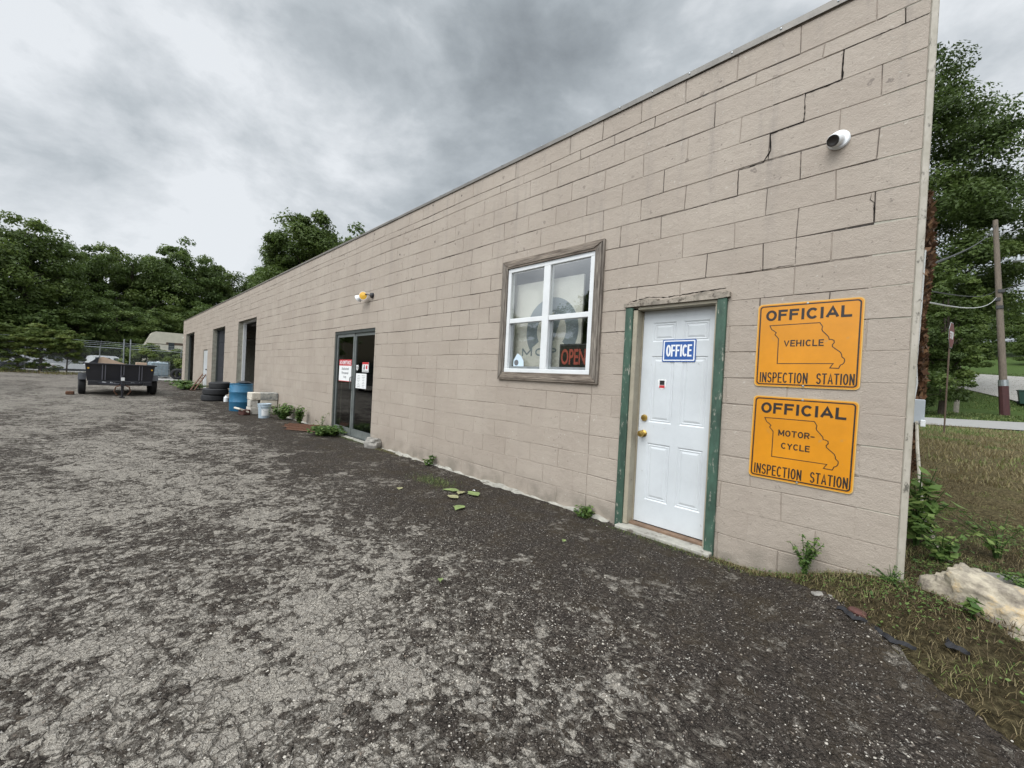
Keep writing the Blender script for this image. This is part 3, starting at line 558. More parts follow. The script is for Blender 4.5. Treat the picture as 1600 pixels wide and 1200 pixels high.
XL, XR = -33.3, 0.0
H_WIN = (-3.60, -2.20, 1.345, 2.725); H_DOOR = (-1.87, -1.085, -.4, 2.04); H_GL = (-8.80, -6.965, -.4, 2.145)
H_D3 = (-17.92, -15.33, -.4, 2.95); H_D2 = (-23.03, -20.3, -.4, 2.93); H_WD = (-25.4, -24.2, -.4, 2.02); H_D1 = (-32.0, -28.62, -.4, 3.08)
HOLES = [H_WIN, H_DOOR, H_GL, H_D3, H_D2, H_WD, H_D1]
def front_wall():
    r = random.Random(11); V, F, T = [], [], []
    def quad(p, t):
        b = len(V); V.extend(p); F.append((b, b+1, b+2, b+3)); T.append(t)
    BL, CH = .4064, .2032
    courses = [((n+2)*CH, (n+3)*CH, n) for n in range(-4, 16)]+[(18*CH, 18.5*CH, 16), (18.5*CH, 19.5*CH, 17), (19.5*CH, 19.72*CH, 18)]
    joints = [-2.265, -4.98, -10.6, -13.2]
    for z0, z1, n in courses:
        off = 0 if n % 2 else .5
        if n == 17: off = .62
        if n == 16: off = .28
        if n == 18: off = .1
        bx = [XR]
        k = 0
        while True:
            x = XR-(k+off if off else k+1)*BL
            if off and k == 0: x = XR-off*BL
            k += 1
            if x <= XL+.08: break
            bx.append(x)
        bx.append(XL)
        if n <= 5:
            bx = [b for b in bx if all(abs(b-j) > .11 for j in joints)]+joints
            bx = sorted(bx, reverse=True)
        low = 1 if z0 > 1.7 else .25
        for a, b in zip(bx[:-1], bx[1:]):
            dy = r.uniform(-.0012, .0012); tint = r.random()**1.3
            jl, jb = r.choice((.0012, .002, .003)), r.choice((.0014, .0022, .0032))
            for (x0, x1, q0, q1) in subtract((b, a, z0, z1), HOLES):
                j0 = jl if abs(x0-b) < 1e-5 else 0; j1 = jl if abs(x1-a) < 1e-5 else 0
                k0 = jb if abs(q0-z0) < 1e-5 else 0; k1 = jb if abs(q1-z1) < 1e-5 else 0
                X0, X1, Q0, Q1 = x0+j0, x1-j1, q0+k0, q1-k1; c = .0028
                cl, cr_, cb_, ct = (c if j0 else 0), (c if j1 else 0), (c if k0 else 0), (c if k1 else 0)
                f = [(X0+cl, dy, Q0+cb_), (X1-cr_, dy, Q0+cb_), (X1-cr_, dy, Q1-ct), (X0+cl, dy, Q1-ct)]
                g = [(X0, .0045, Q0), (X1, .0045, Q0), (X1, .0045, Q1), (X0, .0045, Q1)]
                quad(f, tint)
                for i in range(4): quad([g[i], g[(i+1) % 4], f[(i+1) % 4], f[i]], tint)
            # head joint at left end, bed joint under
            for rect, bed in (((b-.008, b+.008, z0, z1), 0), ((b, a, z0-.008, z0+.008), 1)):
                if bed: d = r.choice((.3, .5, .7, .85))*(1 if low == 1 else .45); dep = .0042 if d > .2 else .0022
                else:
                    d = 0 if r.random() < (.10 if low == 1 else .35) else r.choice((.35, .6, .9)); d *= (1 if low == 1 else .4); dep = .0005 if d == 0 else .004
                    if n <= 5 and any(abs(b-j) < 1e-6 for j in joints): d, dep = .45, .004
                for (x0, x1, q0, q1) in subtract(rect, HOLES):
                    quad([(x0, dep, q0), (x1, dep, q0), (x1, dep, q1), (x0, dep, q1)], -d)
    A = np.array(V); x_, z_ = A[:, 0].copy(), A[:, 2].copy(); k = np.ones(len(A))
    for h in HOLES: k *= 1-((x_ > h[0]-.02) & (x_ < h[1]+.02) & (z_ < h[3]+.02) & (z_ > h[2]-.02))
    k *= (x_ < -.02)*(z_ < 3.95)
    A[:, 2] += k*(.0045*np.sin(x_*2.3+z_*3.1)+.003*np.sin(x_*7.7+z_*19)+.002*np.sin(x_*17+z_*7)); A[:, 0] += k*(.004*np.sin(z_*11+x_*5)+.003*np.sin(z_*31+x_*2))
    o = np_mesh('front_wall', A, F, M['wall'], B0, T)
    return o
front_wall()
for (x0, x1, z0, z1) in HOLES:
    m = MB()
    for q in ([(x0, .004, z0), (x0, .2, z0), (x0, .2, z1), (x0, .004, z1)], [(x1, .004, z0), (x1, .004, z1), (x1, .2, z1), (x1, .2, z0)], [(x0, .004, z1), (x0, .2, z1), (x1, .2, z1), (x1, .004, z1)], [(x0, .004, z0), (x1, .004, z0), (x1, .2, z0), (x0, .2, z0)]): m.add(q, [(0, 1, 2, 3)])
    m.build('opening_reveal', M['sidepaint'], B0, fix=False)
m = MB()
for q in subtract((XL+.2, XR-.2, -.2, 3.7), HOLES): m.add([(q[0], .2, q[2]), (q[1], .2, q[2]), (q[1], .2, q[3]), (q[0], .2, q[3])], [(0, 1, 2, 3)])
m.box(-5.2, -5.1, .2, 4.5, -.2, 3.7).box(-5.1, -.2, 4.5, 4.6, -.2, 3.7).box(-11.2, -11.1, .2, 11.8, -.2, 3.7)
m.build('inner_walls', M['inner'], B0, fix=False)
MB().box(-.2, 0, .004, 12, -.3, 4.0).build('side_wall', M['sidepaint'], B0)
MB().box(XL, XL+.2, .004, 12, -.3, 3.96).build('side_wall', M['sidepaint'], B0)
MB().box(XL+.2, -.2, 11.8, 12, -.3, 3.96).build('back_wall', M['sidepaint'], B0)
m = MB(); m.box(XL+.2, -.2, .2, 11.8, 3.70, 3.85); m.build('roof', M['flash'], B0)
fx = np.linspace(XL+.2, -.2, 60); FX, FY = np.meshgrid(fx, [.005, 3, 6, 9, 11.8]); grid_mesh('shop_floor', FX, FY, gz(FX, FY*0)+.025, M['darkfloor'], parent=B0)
m = MB()
pr = [(0.004, 3.972), (0.004, 4.035), (-.6, 4.018), (-2.7, 3.996), (-6.8, 3.985), (XL-.01, 3.985), (XL-.01, 3.955), (-6.8, 3.953), (-2.7, 3.955)]
m.prism(pr, -.016, .21); m.build('roof_flashing', M['flash'], B0)
for k in range(16): m = MB(); m.lathe([(0, -.006), (.007, -.004), (.008, 0)], 8, 'y', (-.12-k*.33, -.016, 3.995)); m.build('screw', M['galv'], B0)
m = MB(); m.box(.0, .034, -.004, .05, gz1(0, 0)-.2, 3.97, bev=.004); m.build('corner_trim', M['trim_cream'], B0)
m = MB()
cp = [(-.01, 3.657), (-.2, 3.655), (-.406, 3.655), (-.4075, 3.56), (-.406, 3.455), (-.5, 3.452), (-.609, 3.452), (-.612, 3.40), (-.606, 3.33), (-.6105, 3.256), (-.7, 3.252), (-.813, 3.250), (-.81, 3.19), (-.806, 3.124), (-.83, 3.08), (-.852, 3.05), (-.95, 3.045), (-1.014, 3.046), (-1.018, 2.95), (-1.016, 2.85)]
for k, (pl_, w_) in enumerate([(cp[2:-2], .008), (cp[:3], .0045), (cp[-3:], .004), ([(-.222, 2.638), (-.225, 2.60), (-.207, 2.575), (-.203, 2.52), (-.203, 2.45)], .006), ([(-.61, 3.25), (-.608, 3.33)], .005), ([(-.995, 2.235), (-.8, 2.24), (-.62, 2.245)], .0045), ([(-.61, 2.25), (-.612, 2.438)], .005)]): crack_part(pl_, w_, k, B0)
for fa, fb in ((XL, -18), (-15.3, -8.9), (-6.9, -1.95)):
    fx = np.arange(fa, fb, .03); m = MB(); vs = []
    for x in fx:
        w_ = .048+.028*math.sin(x*3.1)+.018*math.sin(x*11.7)+.012*math.sin(x*37); hz_ = .020+.012*math.sin(x*5.3+1)+.008*math.sin(x*23); z = gz1(x, 0); vs += [(x, -w_-.03, z-.02), (x, -w_, z+hz_), (x, .003, z+hz_+.012)]
    m.add(vs, [(k*3+j, k*3+j+3, k*3+j+4, k*3+j+1) for k in range(len(fx)-1) for j in range(2)]); m.build('footing', M['concrete'], B0)

# office door
D = MB(); D.box(-1.915, -1.84, -.028, .02, -.0, 2.045, bev=.005); D.box(-1.112, -1.04, -.028, .02, -.02, 2.055, bev=.005)
od = D.build('door_casing', M['green'], B0)
D = MB(); D.box(-1.84, -1.797, -.012, .13, .05, 2.02, bev=.003); D.box(-1.797, -1.112, -.012, .13, 2.02, 2.05, bev=.003); D.box(-1.128, -1.112, -.005, .13, .05, 2.02); D.box(-1.80, -1.785, .09, .13, .05, 2.01)
D.build('door_jamb', M['jamb'], B0)
D = MB(); D.prism([(-1.93, 2.05), (-1.93, 2.085), (-1.6, 2.083), (-1.45, 2.092), (-1.02, 2.095), (-1.02, 2.058), (-1.11, 2.05)], -.036, .01)
D.prism([(-1.86, 2.085), (-1.72, 2.118), (-1.60, 2.10), (-1.62, 2.086)], -.02, .0); D.prism([(-1.35, 2.094), (-1.22, 2.12), (-1.05, 2.112), (-1.03, 2.096)], -.018, 0)
D.build('door_header', mat('peeling_header', (.36, .31, .25), .7, noise=.5, nscale=14, bump=.6, dirt=((.10, .08, .06), 24, .52)), B0)
crack_part([(-1.9, 2.102), (-1.7, 2.13), (-1.55, 2.112), (-1.3, 2.125), (-1.06, 2.135)], .009, 9, B0)
DL, DR, DB, DT = -1.783, -1.13, .075, 2.018
D = MB(); Yd = .09
pans = [(-1.69, -1.475, 1.735, 1.91), (-1.41, -1.195, 1.735, 1.91), (-1.69, -1.475, 1.0, 1.605), (-1.41, -1.195, 1.0, 1.605), (-1.69, -1.475, .29, .81), (-1.41, -1.195, .29, .81)]
for q in subtract((DL, DR, DB, DT), pans): D.add([(q[0], Yd, q[2]), (q[1], Yd, q[2]), (q[1], Yd, q[3]), (q[0], Yd, q[3])], [(0, 1, 2, 3)])
for (x0, x1, z0, z1) in pans:
    L_ = [(0, 0), (.012, .007), (.020, .003), (.030, .006), (.048, .001)]
    rings = [[(x0+i, Yd+d, z0+i), (x1-i, Yd+d, z0+i), (x1-i, Yd+d, z1-i), (x0+i, Yd+d, z1-i)] for i, d in L_]
    for a, b in zip(rings[:-1], rings[1:]):
        for k in range(4): D.add([a[k], a[(k+1) % 4], b[(k+1) % 4], b[k]], [(0, 1, 2, 3)])
    D.add(rings[-1], [(0, 1, 2, 3)])
D.box(DL, DL+.001, Yd, .13, DB, DT); D.box(DR-.001, DR, Yd, .13, DB, DT); D.box(DL, DR, .129, .13, DB, DT)
dr = D.build('office_door', M['doorwhite'], B0, fix=False)
tag(dr, 'white six panel office door with brass knob')
K = MB(); K.lathe([(.033, 0), (.033, -.006), (.018, -.012), (.012, -.03), (.024, -.042), (.031, -.058), (.026, -.070), (0, -.074)], 20, 'y', (-1.728, Yd-.001, .89)); K.build('knob', M['brass'], dr, True)
K = MB(); K.lathe([(.031, 0), (.031, -.008), (.024, -.020), (.010, -.022), (0, -.022)], 20, 'y', (-1.728, Yd-.001, 1.035)); K.build('deadbolt', M['brass'], dr, True)
K = MB(); K.box(-1.87, -1.045, -.10, .088, -.06, .045, bev=.006); K.build('door_sill', M['concrete'], B0)
K = MB(); K.box(-1.84, -1.115, .03, .09, .045, .068, bev=.003); K.build('threshold', M['brownwood'], B0)

# window
WX0, WX1, WZ0, WZ1 = -3.62, -2.183, 1.322, 2.752; IX0, IX1, IZ0, IZ1 = -3.53, -2.283, 1.412, 2.66
wn_ = MB()
for poly, h in (([(WX0, WZ1), (WX1, WZ1), (IX1, IZ1), (IX0, IZ1)], 1), ([(WX0, WZ0), (WX1, WZ0), (IX1, IZ0), (IX0, IZ0)], 1), ([(WX0, WZ0), (WX0, WZ1), (IX0, IZ1), (IX0, IZ0)], 0), ([(WX1, WZ0), (WX1, WZ1), (IX1, IZ1), (IX1, IZ0)], 0)):
    wn_.mi = 0 if h else 1
    c = (sum(p[0] for p in poly)/4, sum(p[1] for p in poly)/4); poly = [(c[0]+(p[0]-c[0])*.999, c[1]+(p[1]-c[1])*.999) for p in poly]
    wn_.prism(poly, -.030, .004)
    sh = [(c[0]+(p[0]-c[0])*(.97 if h else .55), c[1]+(p[1]-c[1])*(.55 if h else .97)) for p in poly]
    wn_.prism(sh, -.038, -.030)
wt = wn_.build('window', [M['woodh'], M['woodv']], B0); tag(wt, 'double vinyl window in weathered grey wood trim')
V_ = MB()
mull = -2.915
V_.box(IX0, IX1, -.012, .06, IZ1-.05, IZ1, bev=.004).box(IX0, IX1, -.016, .06, IZ0, IZ0+.045, bev=.004)
V_.box(IX0, IX0+.05, -.012, .06, IZ0+.045, IZ1-.05, bev=.004).box(IX1-.062, IX1, -.012, .06, IZ0+.045, IZ1-.05, bev=.004).box(mull-.047, mull+.047, -.014, .06, IZ0+.045, IZ1-.05, bev=.005)
for x0, x1 in ((IX0+.05, mull-.047), (mull+.047, IX1-.062)): V_.box(x0, x1, -.004, .05, 2.0, 2.055, bev=.004)
V_.build('vinyl_frame', M['vinyl'], wt)
G_ = MB()
for x0, x1 in ((IX0+.05, mull-.047), (mull+.047, IX1-.062)):
    for (a, b, c, d) in ((x0, x1, IZ0+.045, 2.0), ):
        t_ = .018; G_.box(a, b, .03, .05, c, c+t_+.012).box(a, a+t_+.014, .03, .05, c+t_+.012, d).box(b-t_, b, .03, .05, c+t_+.012, d)
G_.build('sash_track', M['galv'], wt)
for x0, x1 in ((IX0+.05, mull-.047), (mull+.047, IX1-.062)):
    MB().box(x0, x1, .008, .011, 2.055, IZ1-.05).build('pane', M['glass'], wt); MB().box(x0+.018, x1-.018, .040, .043, IZ0+.07, 2.0).build('pane', M['glass'], wt)

# board and signs behind the window
bd = thing('display_board', 'cream display board with grey round emblem standing behind the office window', 'board', (-2.92, .15, 1.185))
def loc(m_, o): # move a world built mesh under a parent
    pass
b_ = MB(); b_.box(-.72, .40, -.012, .012, 0, 1.31); b_.build('panel', M['board'], bd)
b_ = MB(); a0 = [R(a) for a in range(-38, 219, 6)]
ring_o = [(-.02+.38*math.cos(a), .72+.38*math.sin(a)) for a in a0]; ring_i = [(-.02+.215*math.cos(a), .72+.215*math.sin(a)) for a in a0]
for i in range(len(a0)-1): b_.prism([ring_o[i], ring_o[i+1], ring_i[i+1], ring_i[i]], -.014, -.0121)
b_.prism([(.02, .94), (.13, .90), (.02, .60), (-.06, .62)], -.0145, -.0121); b_.prism([(-.06, .94), (-.17, .90), (-.10, .62), (-.04, .60)], -.0145, -.0121)
b_.build('emblem', M['logogrey'], bd)
stroke_text('MOPAR', -.46, .43, .92, .095, -.0125, .02, bd, M['logogrey'], .5)
os_ = thing('open_sign', 'black OPEN sign with red letters behind the right window pane', 'sign', (-2.575, .085, 1.47))
MB().box(-.18, .20, -.01, .012, 0, .27, bev=.004).build('panel', M['black'], os_); 
link('lettering', text_mesh('OPEN', -.15, .045, .32, .17, -.0115, .02), M['opened'], os_)
b_ = MB(); b_.ring([(-.172, .008), (.192, .008), (.192, .262), (-.172, .262)], [(-.165, .014), (.185, .014), (.185, .256), (-.165, .256)], -.0125, -.0105); b_.build('border', M['inkgrey'], os_)
st = thing('sticker', 'pale rounded sticker low in the left window pane', 'sticker', (-3.42, .038, 1.48))
b_ = MB(); b_.prism([(0, 0), (.17, 0), (.165, .07), (.12, .13), (.06, .16), (.03, .12), (0, .08)], -.001, .001); b_.build('backing', M['lightblue'], st)
b_ = MB(); b_.lathe([(0, -.003), (.035, -.003), (.035, -.001)], 16, 'y', (.05, 0, .05)); b_.build('print', M['inkgrey'], st)

# glass entrance
gd = MB(); x0, x1, z0, z1 = -8.80, -6.965, .03, 2.145
gd.ring([(x0, z0), (x1, z0), (x1, z1), (x0, z1)], [(x0+.05, z0+.02), (x1-.03, z0+.02), (x1-.03, z1-.06), (x0+.05, z1-.06)], .015, .15)
go = gd.build('glass_entrance', M['bronze'], B0)
def leaf(a, b, y, nm, st_):
    q = MB(); q.ring([(a, z0+.02), (b, z0+.02), (b, z1-.06), (a, z1-.06)], [(a+st_, z0+.15), (b-st_, z0+.15), (b-st_, z1-.12), (a+st_, z1-.12)], y, y+.04)
    f_ = q.build(nm, M['alum'], go); MB().box(a+st_, b-st_, y+.015, y+.019, z0+.15, z1-.12).build('pane', M['dglass'], f_); return f_
d1_ = leaf(-8.75, -7.90, .035, 'door_leaf', .05); d2_ = leaf(-7.90, -6.995, .05, 'door_leaf', .045)
K = MB(); K.tube([(-7.93, .035, .95), (-7.93, -.01, .97), (-7.93, -.01, 1.20), (-7.93, .035, 1.22)], .011, 8); K.build('handle', M['bronze'], d1_)
MB().box(-8.85, -6.93, -.09, .015, -.08, .03, bev=.006).build('entrance_sill', M['concrete'], B0)
# notices on glass (stuck to the outside of the panes)
ns = thing('notice_sign', 'red and white NO ADMITTANCE sign on the left glass door', 'sign', (-8.61, .047, 1.11))
MB().box(0, .60, -.002, .002, 0, .45).build('backing', M['paper'], ns)
q = MB(); q.box(0, .60, -.0035, -.0021, .325, .45); q.build('red_band', M['red'], ns); q = MB(); q.box(0, .60, -.0035, -.0021, .0, .012); q.build('red_band', M['red'], ns)
link('lettering', text_mesh('NO ADMITTANCE', .03, .348, .54, .08, -.004, .02), M['white'], ns)
for s_t, z_, w_ in (('Authorized', .235, .34), ('Personnel', .15, .32), ('Only', .06, .14)): link('lettering', text_mesh(s_t, .30-w_/2, z_, w_, .055, -.0025, .01), M['inkgrey'], ns)
ns2 = thing('notice_sheet', 'white printed hours sheet taped on the right glass door', 'notice', (-7.81, .06, 1.0))
MB().box(0, .45, -.002, .002, 0, .29).build('paper', M['paper'], ns2)
q = MB(); rr_ = random.Random(2)
for cx in (.05, .26):
    if cx > .1: q.build('print', M['inkgrey'], ns2); q = MB()
    for k in range(8): w_ = rr_.uniform(.06, .14); q.box(cx+.07-w_/2, cx+.07+w_/2, -.003, -.0021, .03+k*.031, .036+k*.031)
q.build('print', M['inkgrey'], ns2)
ns3 = thing('notice_sticker', 'small white sticker with red header and black figures above the hours sheet', 'sticker', (-7.55, .06, 1.32))
MB().box(0, .26, -.002, .002, 0, .19).build('backing', M['paper'], ns3)
q = MB(); q.box(0, .26, -.0032, -.0021, .15, .19); q.box(.15, .22, -.0032, -.0021, .06, .13); q.build('red_print', M['red'], ns3)
q = MB(); q.lathe([(0, -.0032), (.02, -.0032), (.02, -.0021)], 12, 'y', (.08, 0, .12)); q.box(.055, .105, -.0032, -.0021, .05, .10); q.box(.02, .24, -.0032, -.0021, .015, .028); q.build('black_print', M['black'], ns3)
ns4 = thing('shield_sticker', 'tiny white shield sticker on the stile of the glass entrance', 'sticker', (-7.80, .048, 1.34))
SH = [(0, .10), (.012, .115), (.03, .108), (.05, .115), (.07, .108), (.088, .115), (.10, .10), (.09, .07), (.095, .04), (.05, 0), (.005, .04), (.01, .07)]
q = MB(); q.prism(SH, -.001, .001); q.build('backing', M['paper'], ns4); q = MB(); q.box(.035, .065, -.0025, -.0011, .035, .09); q.build('print', M['black'], ns4)

# garage bays
def bay(h, name, closed):
    x0, x1, _, z1 = h; zb_ = gz1((x0+x1)/2, 0)+.02
    q = MB(); q.box(x0, x0+.05, .16, .26, zb_, z1, bev=.003).box(x1-.05, x1, .16, .26, zb_, z1, bev=.003).box(x0+.05, x1-.05, .16, .26, z1-.05, z1)
    f_ = q.build('bay_frame', M['vinyl'] if name == 3 else M['bronze'], B0)
    if closed:
        q = MB(); n_ = 5; hh = (z1-.05-zb_)/n_
        for k in range(n_): q.box(x0+.05, x1-.05, .23, .27, zb_+k*hh+.004, zb_+(k+1)*hh-.004, bev=.004)
        q.build('overhead_door', mat('slate_door', (.022, .024, .032), .5, noise=.2, nscale=3), B0)
    else:
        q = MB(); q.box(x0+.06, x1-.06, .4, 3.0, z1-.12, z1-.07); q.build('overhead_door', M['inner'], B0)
bay(H_D3, 3, False); bay(H_D2, 2, True); bay(H_D1, 1, False)
q = MB(); q.box(-25.36, -24.24, .02, .06, gz1(-25, 0)+.02, 1.98, bev=.005); sd_ = q.build('side_door', M['carwhite'], B0); tag(sd_, 'plain white steel door between the bays')
q = MB(); q.lathe([(.03, 0), (.03, -.05), (0, -.055)], 12, 'y', (-24.4, .02, 1.05)); q.build('knob', M['steelblack'], sd_)
q = MB(); q.lathe([(0, -.04), (.03, -.035), (.035, 0)], 10, 'y', (-33.2, -.003, 2.9)); q.build('wall_lamp', M['white'], B0)

# ------------------------------------------------------------------ signs
MO = [(-.742, 1.816), (-.734, 1.797), (-.728, 1.786), (-.712, 1.775), (-.700, 1.763), (-.708, 1.749), (-.697, 1.737), (-.684, 1.719), (-.683, 1.539), (-.363, 1.542), (-.372, 1.528), (-.38, 1.512), (-.333, 1.510), (-.325, 1.532), (-.314, 1.538), (-.307, 1.549), (-.3045, 1.562), (-.306, 1.573), (-.320, 1.587), (-.322, 1.602), (-.328, 1.616), (-.346, 1.632), (-.372, 1.655), (-.374, 1.668), (-.364, 1.682), (-.366, 1.697), (-.380, 1.704), (-.392, 1.704), (-.396, 1.722), (-.412, 1.742), (-.430, 1.762), (-.435, 1.775), (-.432, 1.794), (-.440, 1.808), (-.448, 1.821)]
def insp(cz, lines, label, tilt=0):
    t = thing('inspection_sign', label, 'sign', (-.522, -.004, cz), 0, 'official inspection station signs'); t.rotation_euler = (0, tilt, 0)
    O = rrect(-.302, .302, -.302, .302, .028); I = rrect(-.297, .297, -.297, .297, .025)
    q = MB(); q.prism(O, -.004, 0); q.build('plate', M['signedge'], t)
    q = MB(); q.prism(rrect(-.296, .296, -.296, .296, .024), -.0048, -.0041); q.build('face', M['orange'], t)
    q = MB(); q.ring(rrect(-.288, .288, -.288, .288, .022), rrect(-.2795, .2795, -.2795, .2795, .016), -.0056, -.0049); q.build('border', M['black'], t)
    q = MB(); q.ribbon([(x+.522, z-1.673) for x, z in MO], .0052, -.0056, -.0049, True); q.build('map_outline', M['black'], t)
    def tx(s, xa, za, w, h, b, g=.38): stroke_text(s, xa, za, w, h, -.0049, b, t, M['black'], g)
    tx('OFFICIAL', -.248, .177, .49, .078, .0165, .42)
    for s, xa, za, w, h in lines: tx(s, xa, za, w, h, .0078, .45)
    tx('INSPECTION', -.268, -.272, .292, .074, .0082, .55); tx('STATION', .072, -.272, .202, .074, .0082, .55)
    for sx, sz in ((0, .288), (0, -.290)): q = MB(); q.lathe([(0, -.009), (.006, -.008), (.008, -.005)], 10, 'y', (sx, 0, sz)); q.build('screw', M['galv'], t)
    return t
insp(1.673, [('VEHICLE', -.128, -.012, .23, .046)], 'upper orange OFFICIAL VEHICLE INSPECTION STATION sign with state outline', R(.0))
insp(.997, [('MOTOR-', -.13, .022, .212, .044), ('CYCLE', -.108, -.068, .168, .044)], 'lower orange OFFICIAL MOTORCYCLE INSPECTION STATION sign with state outline', R(.6))
t = thing('office_sign', 'small blue OFFICE sign with white border on the white door', 'sign', (-1.443, .089, 1.652), 0)
MB().prism(rrect(-.146, .146, -.098, .098, .01), -.004, 0).build('plate', M['blue'], t)
q = MB(); q.ring(rrect(-.138, .138, -.090, .090, .008), rrect(-.128, .128, -.080, .080, .005), -.0048, -.0041); q.build('border', M['white'], t)
stroke_text('OFFICE', -.112, -.052, .224, .104, -.0042, .0145, t, M['white'], .5)
t = thing('shield_sticker', 'small shield sticker with dark and red emblem under the OFFICE sign', 'sticker', (-1.62, .089, 1.30))
q = MB(); q.prism([(x*.85, z*.85) for x, z in SH], -.001, .001); q.build('backing', M['paper'], t)
q = MB(); q.box(.02, .065, -.002, -.0011, .045, .085, bev=0); q.build('black_print', M['black'], t); q = MB(); q.box(.018, .067, -.002, -.0011, .018, .042); q.build('red_print', M['red'], t)

# security camera
t = thing('security_camera', 'white dome security camera mounted high on the wall above the orange signs', 'camera', (-.405, -.002, 3.045))
q = MB(); q.lathe([(.062, 0), (.062, -.010), (.056, -.018), (.030, -.022), (0, -.022)], 28, 'y'); q.build('base', M['white'], t, True)
ax = Vector((-.22, -.85, -.40)).normalized(); rq = ax.to_track_quat('Z', 'Y').to_matrix()
q = MB(); q.lathe([(0, 0), (.036, .0), (.040, .02), (.040, .078), (.037, .085), (.0, .085)], 24, rot=rq, c=(0, -.015, .0)); q.build('body', M['white'], t, True)
q = MB(); q.lathe([(.0, .088), (.020, .088), (.026, .092), (.034, .092), (.035, .084)], 24, rot=rq, c=(0, -.015, .0)); q.build('lens', M['black'], t, True)
# floodlight
t = thing('floodlight', 'twin head floodlight with amber lamp above the glass door', 'light', (-7.12, -.002, 2.74))
q = MB(); q.lathe([(.05, 0), (.05, -.03), (.04, -.045), (0, -.045)], 20, 'y'); q.build('base', M['steelblack'], t, True)
rq = Vector((.72, -.65, -.1)).normalized().to_track_quat('Z', 'Y').to_matrix()
q = MB(); q.lathe([(.0, -.09), (.03, -.09), (.045, -.03), (.078, 0), (.078, .006)], 20, rot=rq, c=(-.14, -.12, -.01)); q.build('lamp_shade', M['white'], t, True)
q = MB(); q.lathe([(0, .018), (.04, .014), (.07, .007), (.074, .0)], 20, rot=rq, c=(-.14, -.12, -.01)); q.build('lens', M['amber'], t, True)
rq = Vector((-.75, -.35, -.55)).normalized().to_track_quat('Z', 'Y').to_matrix()
q = MB(); q.lathe([(0, -.10), (.03, -.10), (.045, -.03), (.075, .02)], 20, rot=rq, c=(-.30, -.13, -.04)); q.build('lamp_shade', M['white'], t, True)
q = MB(); q.tube([(0, -.03, 0), (-.08, -.09, .02), (-.15, -.10, 0), (-.26, -.10, -.02)], .012, 8); q.build('arm', M['steelblack'], t)

# ------------------------------------------------------------------ plants and trees
def unit(v): return v/np.maximum(np.linalg.norm(v, axis=-1, keepdims=True), 1e-9)
def leaf_quads(P, Nn, size, r, asp=.5, fold=.25):
    """one folded leaf (2 tris as a bent quad) per point"""
    n = len(P); a = unit(np.cross(Nn, r.normal(size=(n, 3)))); b = np.cross(Nn, a); s = size*(.6+.8*r.random((n, 1)))
    V = np.stack([P-a*s*.5, P+b*s*asp*.5-Nn*s*fold*.3, P+a*s*.5, P-b*s*asp*.5-Nn*s*fold*.3], 1).reshape(-1, 3)
    return V, np.arange(4*n).reshape(n, 4)
def crown(seed, Rx, Rz, cz, ncl, nleaf, lsz, flat=.5, lean=(0, 0), openness=.35, skirt=0):
    r = np.random.default_rng(seed); C = []
    while len(C) < ncl:
        p = r.uniform(-1, 1, 3); d = np.linalg.norm(p)
        if d > 1 or d < openness: continue
        C.append(p)
    C = np.array(C); C[:, :2] *= (1-.35*np.maximum(0, C[:, 2:])**1.5); lump = 1+.16*np.sin(C[:, :1]*4.1+seed)+.12*np.sin(C[:, 1:2]*5.3+seed*2)
    C = C*lump*np.array([Rx, Rx, Rz]); C[:, 2] += cz; C[:, 0] += lean[0]*C[:, 2]; C[:, 1] += lean[1]*C[:, 2]
    rad = r.uniform(.13, .30, ncl)*Rx; k = r.integers(0, ncl, nleaf); d = unit(r.normal(size=(nleaf, 3))); rr_ = r.random((nleaf, 1))**.45
    P = C[k]+d*rr_*rad[k][:, None]*np.array([1, 1, flat]); P[:, 2] -= .25*np.linalg.norm(P[:, :2]-C[k][:, :2], axis=1)**1.3
    Nn = unit(d*np.array([.6, .6, .5])+np.array([0, 0, .55])+r.normal(size=(nleaf, 3))*.45)
    V, F = leaf_quads(P, Nn, lsz, r); tint = np.clip(r.random(ncl)[k]*.6+r.random(nleaf)*.4, 0, 1); return V, F, tint, C
def tree_proto(name, seed, H, Rx, ncl, nleaf, lsz, label, cat='tree', lm='lf_deep', base=.12, bark='bark', flat=.5, openness=.35, group=None, tr=.022):
    t = thing(name, label, cat, (0, 0, 0), 0, group); r = np.random.default_rng(seed+99)
    cz = H*(base+1)/2; Rz = H*(1-base)/2; V, F, T, C = crown(seed, Rx, Rz, cz, ncl, nleaf, lsz, flat, openness=openness)
    np_mesh('crown', V, F, M[lm], t, T)
    q = MB(); tp = [(0, 0, -.6), (.05*H*.1, 0, H*.15), (-.02*H, .01*H, H*.4), (.01*H, .02*H, H*.65), (0, 0, H*.88)]; q.tube(tp, [H*tr, H*tr*.8, H*tr*.6, H*tr*.35, H*tr*.1], 8)
    for i in r.choice(len(C), min(len(C), 22), False):
        c = Vector(C[i]); z0 = max(H*.12, c.z*.62); z0 = min(z0, H*.8); a = Vector((0, 0, z0)); mid = a.lerp(c, .5)+Vector((0, 0, H*.02)); q.tube([a, mid, c], [H*tr*.35, H*tr*.2, H*tr*.06], 5, False)
    q.build('trunk', M[bark], t, fix=False); return t
def place(t, x, y, s=1, rz=0, sz=None, dz=0):
    t.location = (x, y, gz1(x, y)+dz); t.rotation_euler = (0, 0, rz); t.scale = (s, s, sz or s); return t
GT = 'trees on the rise behind the lot'
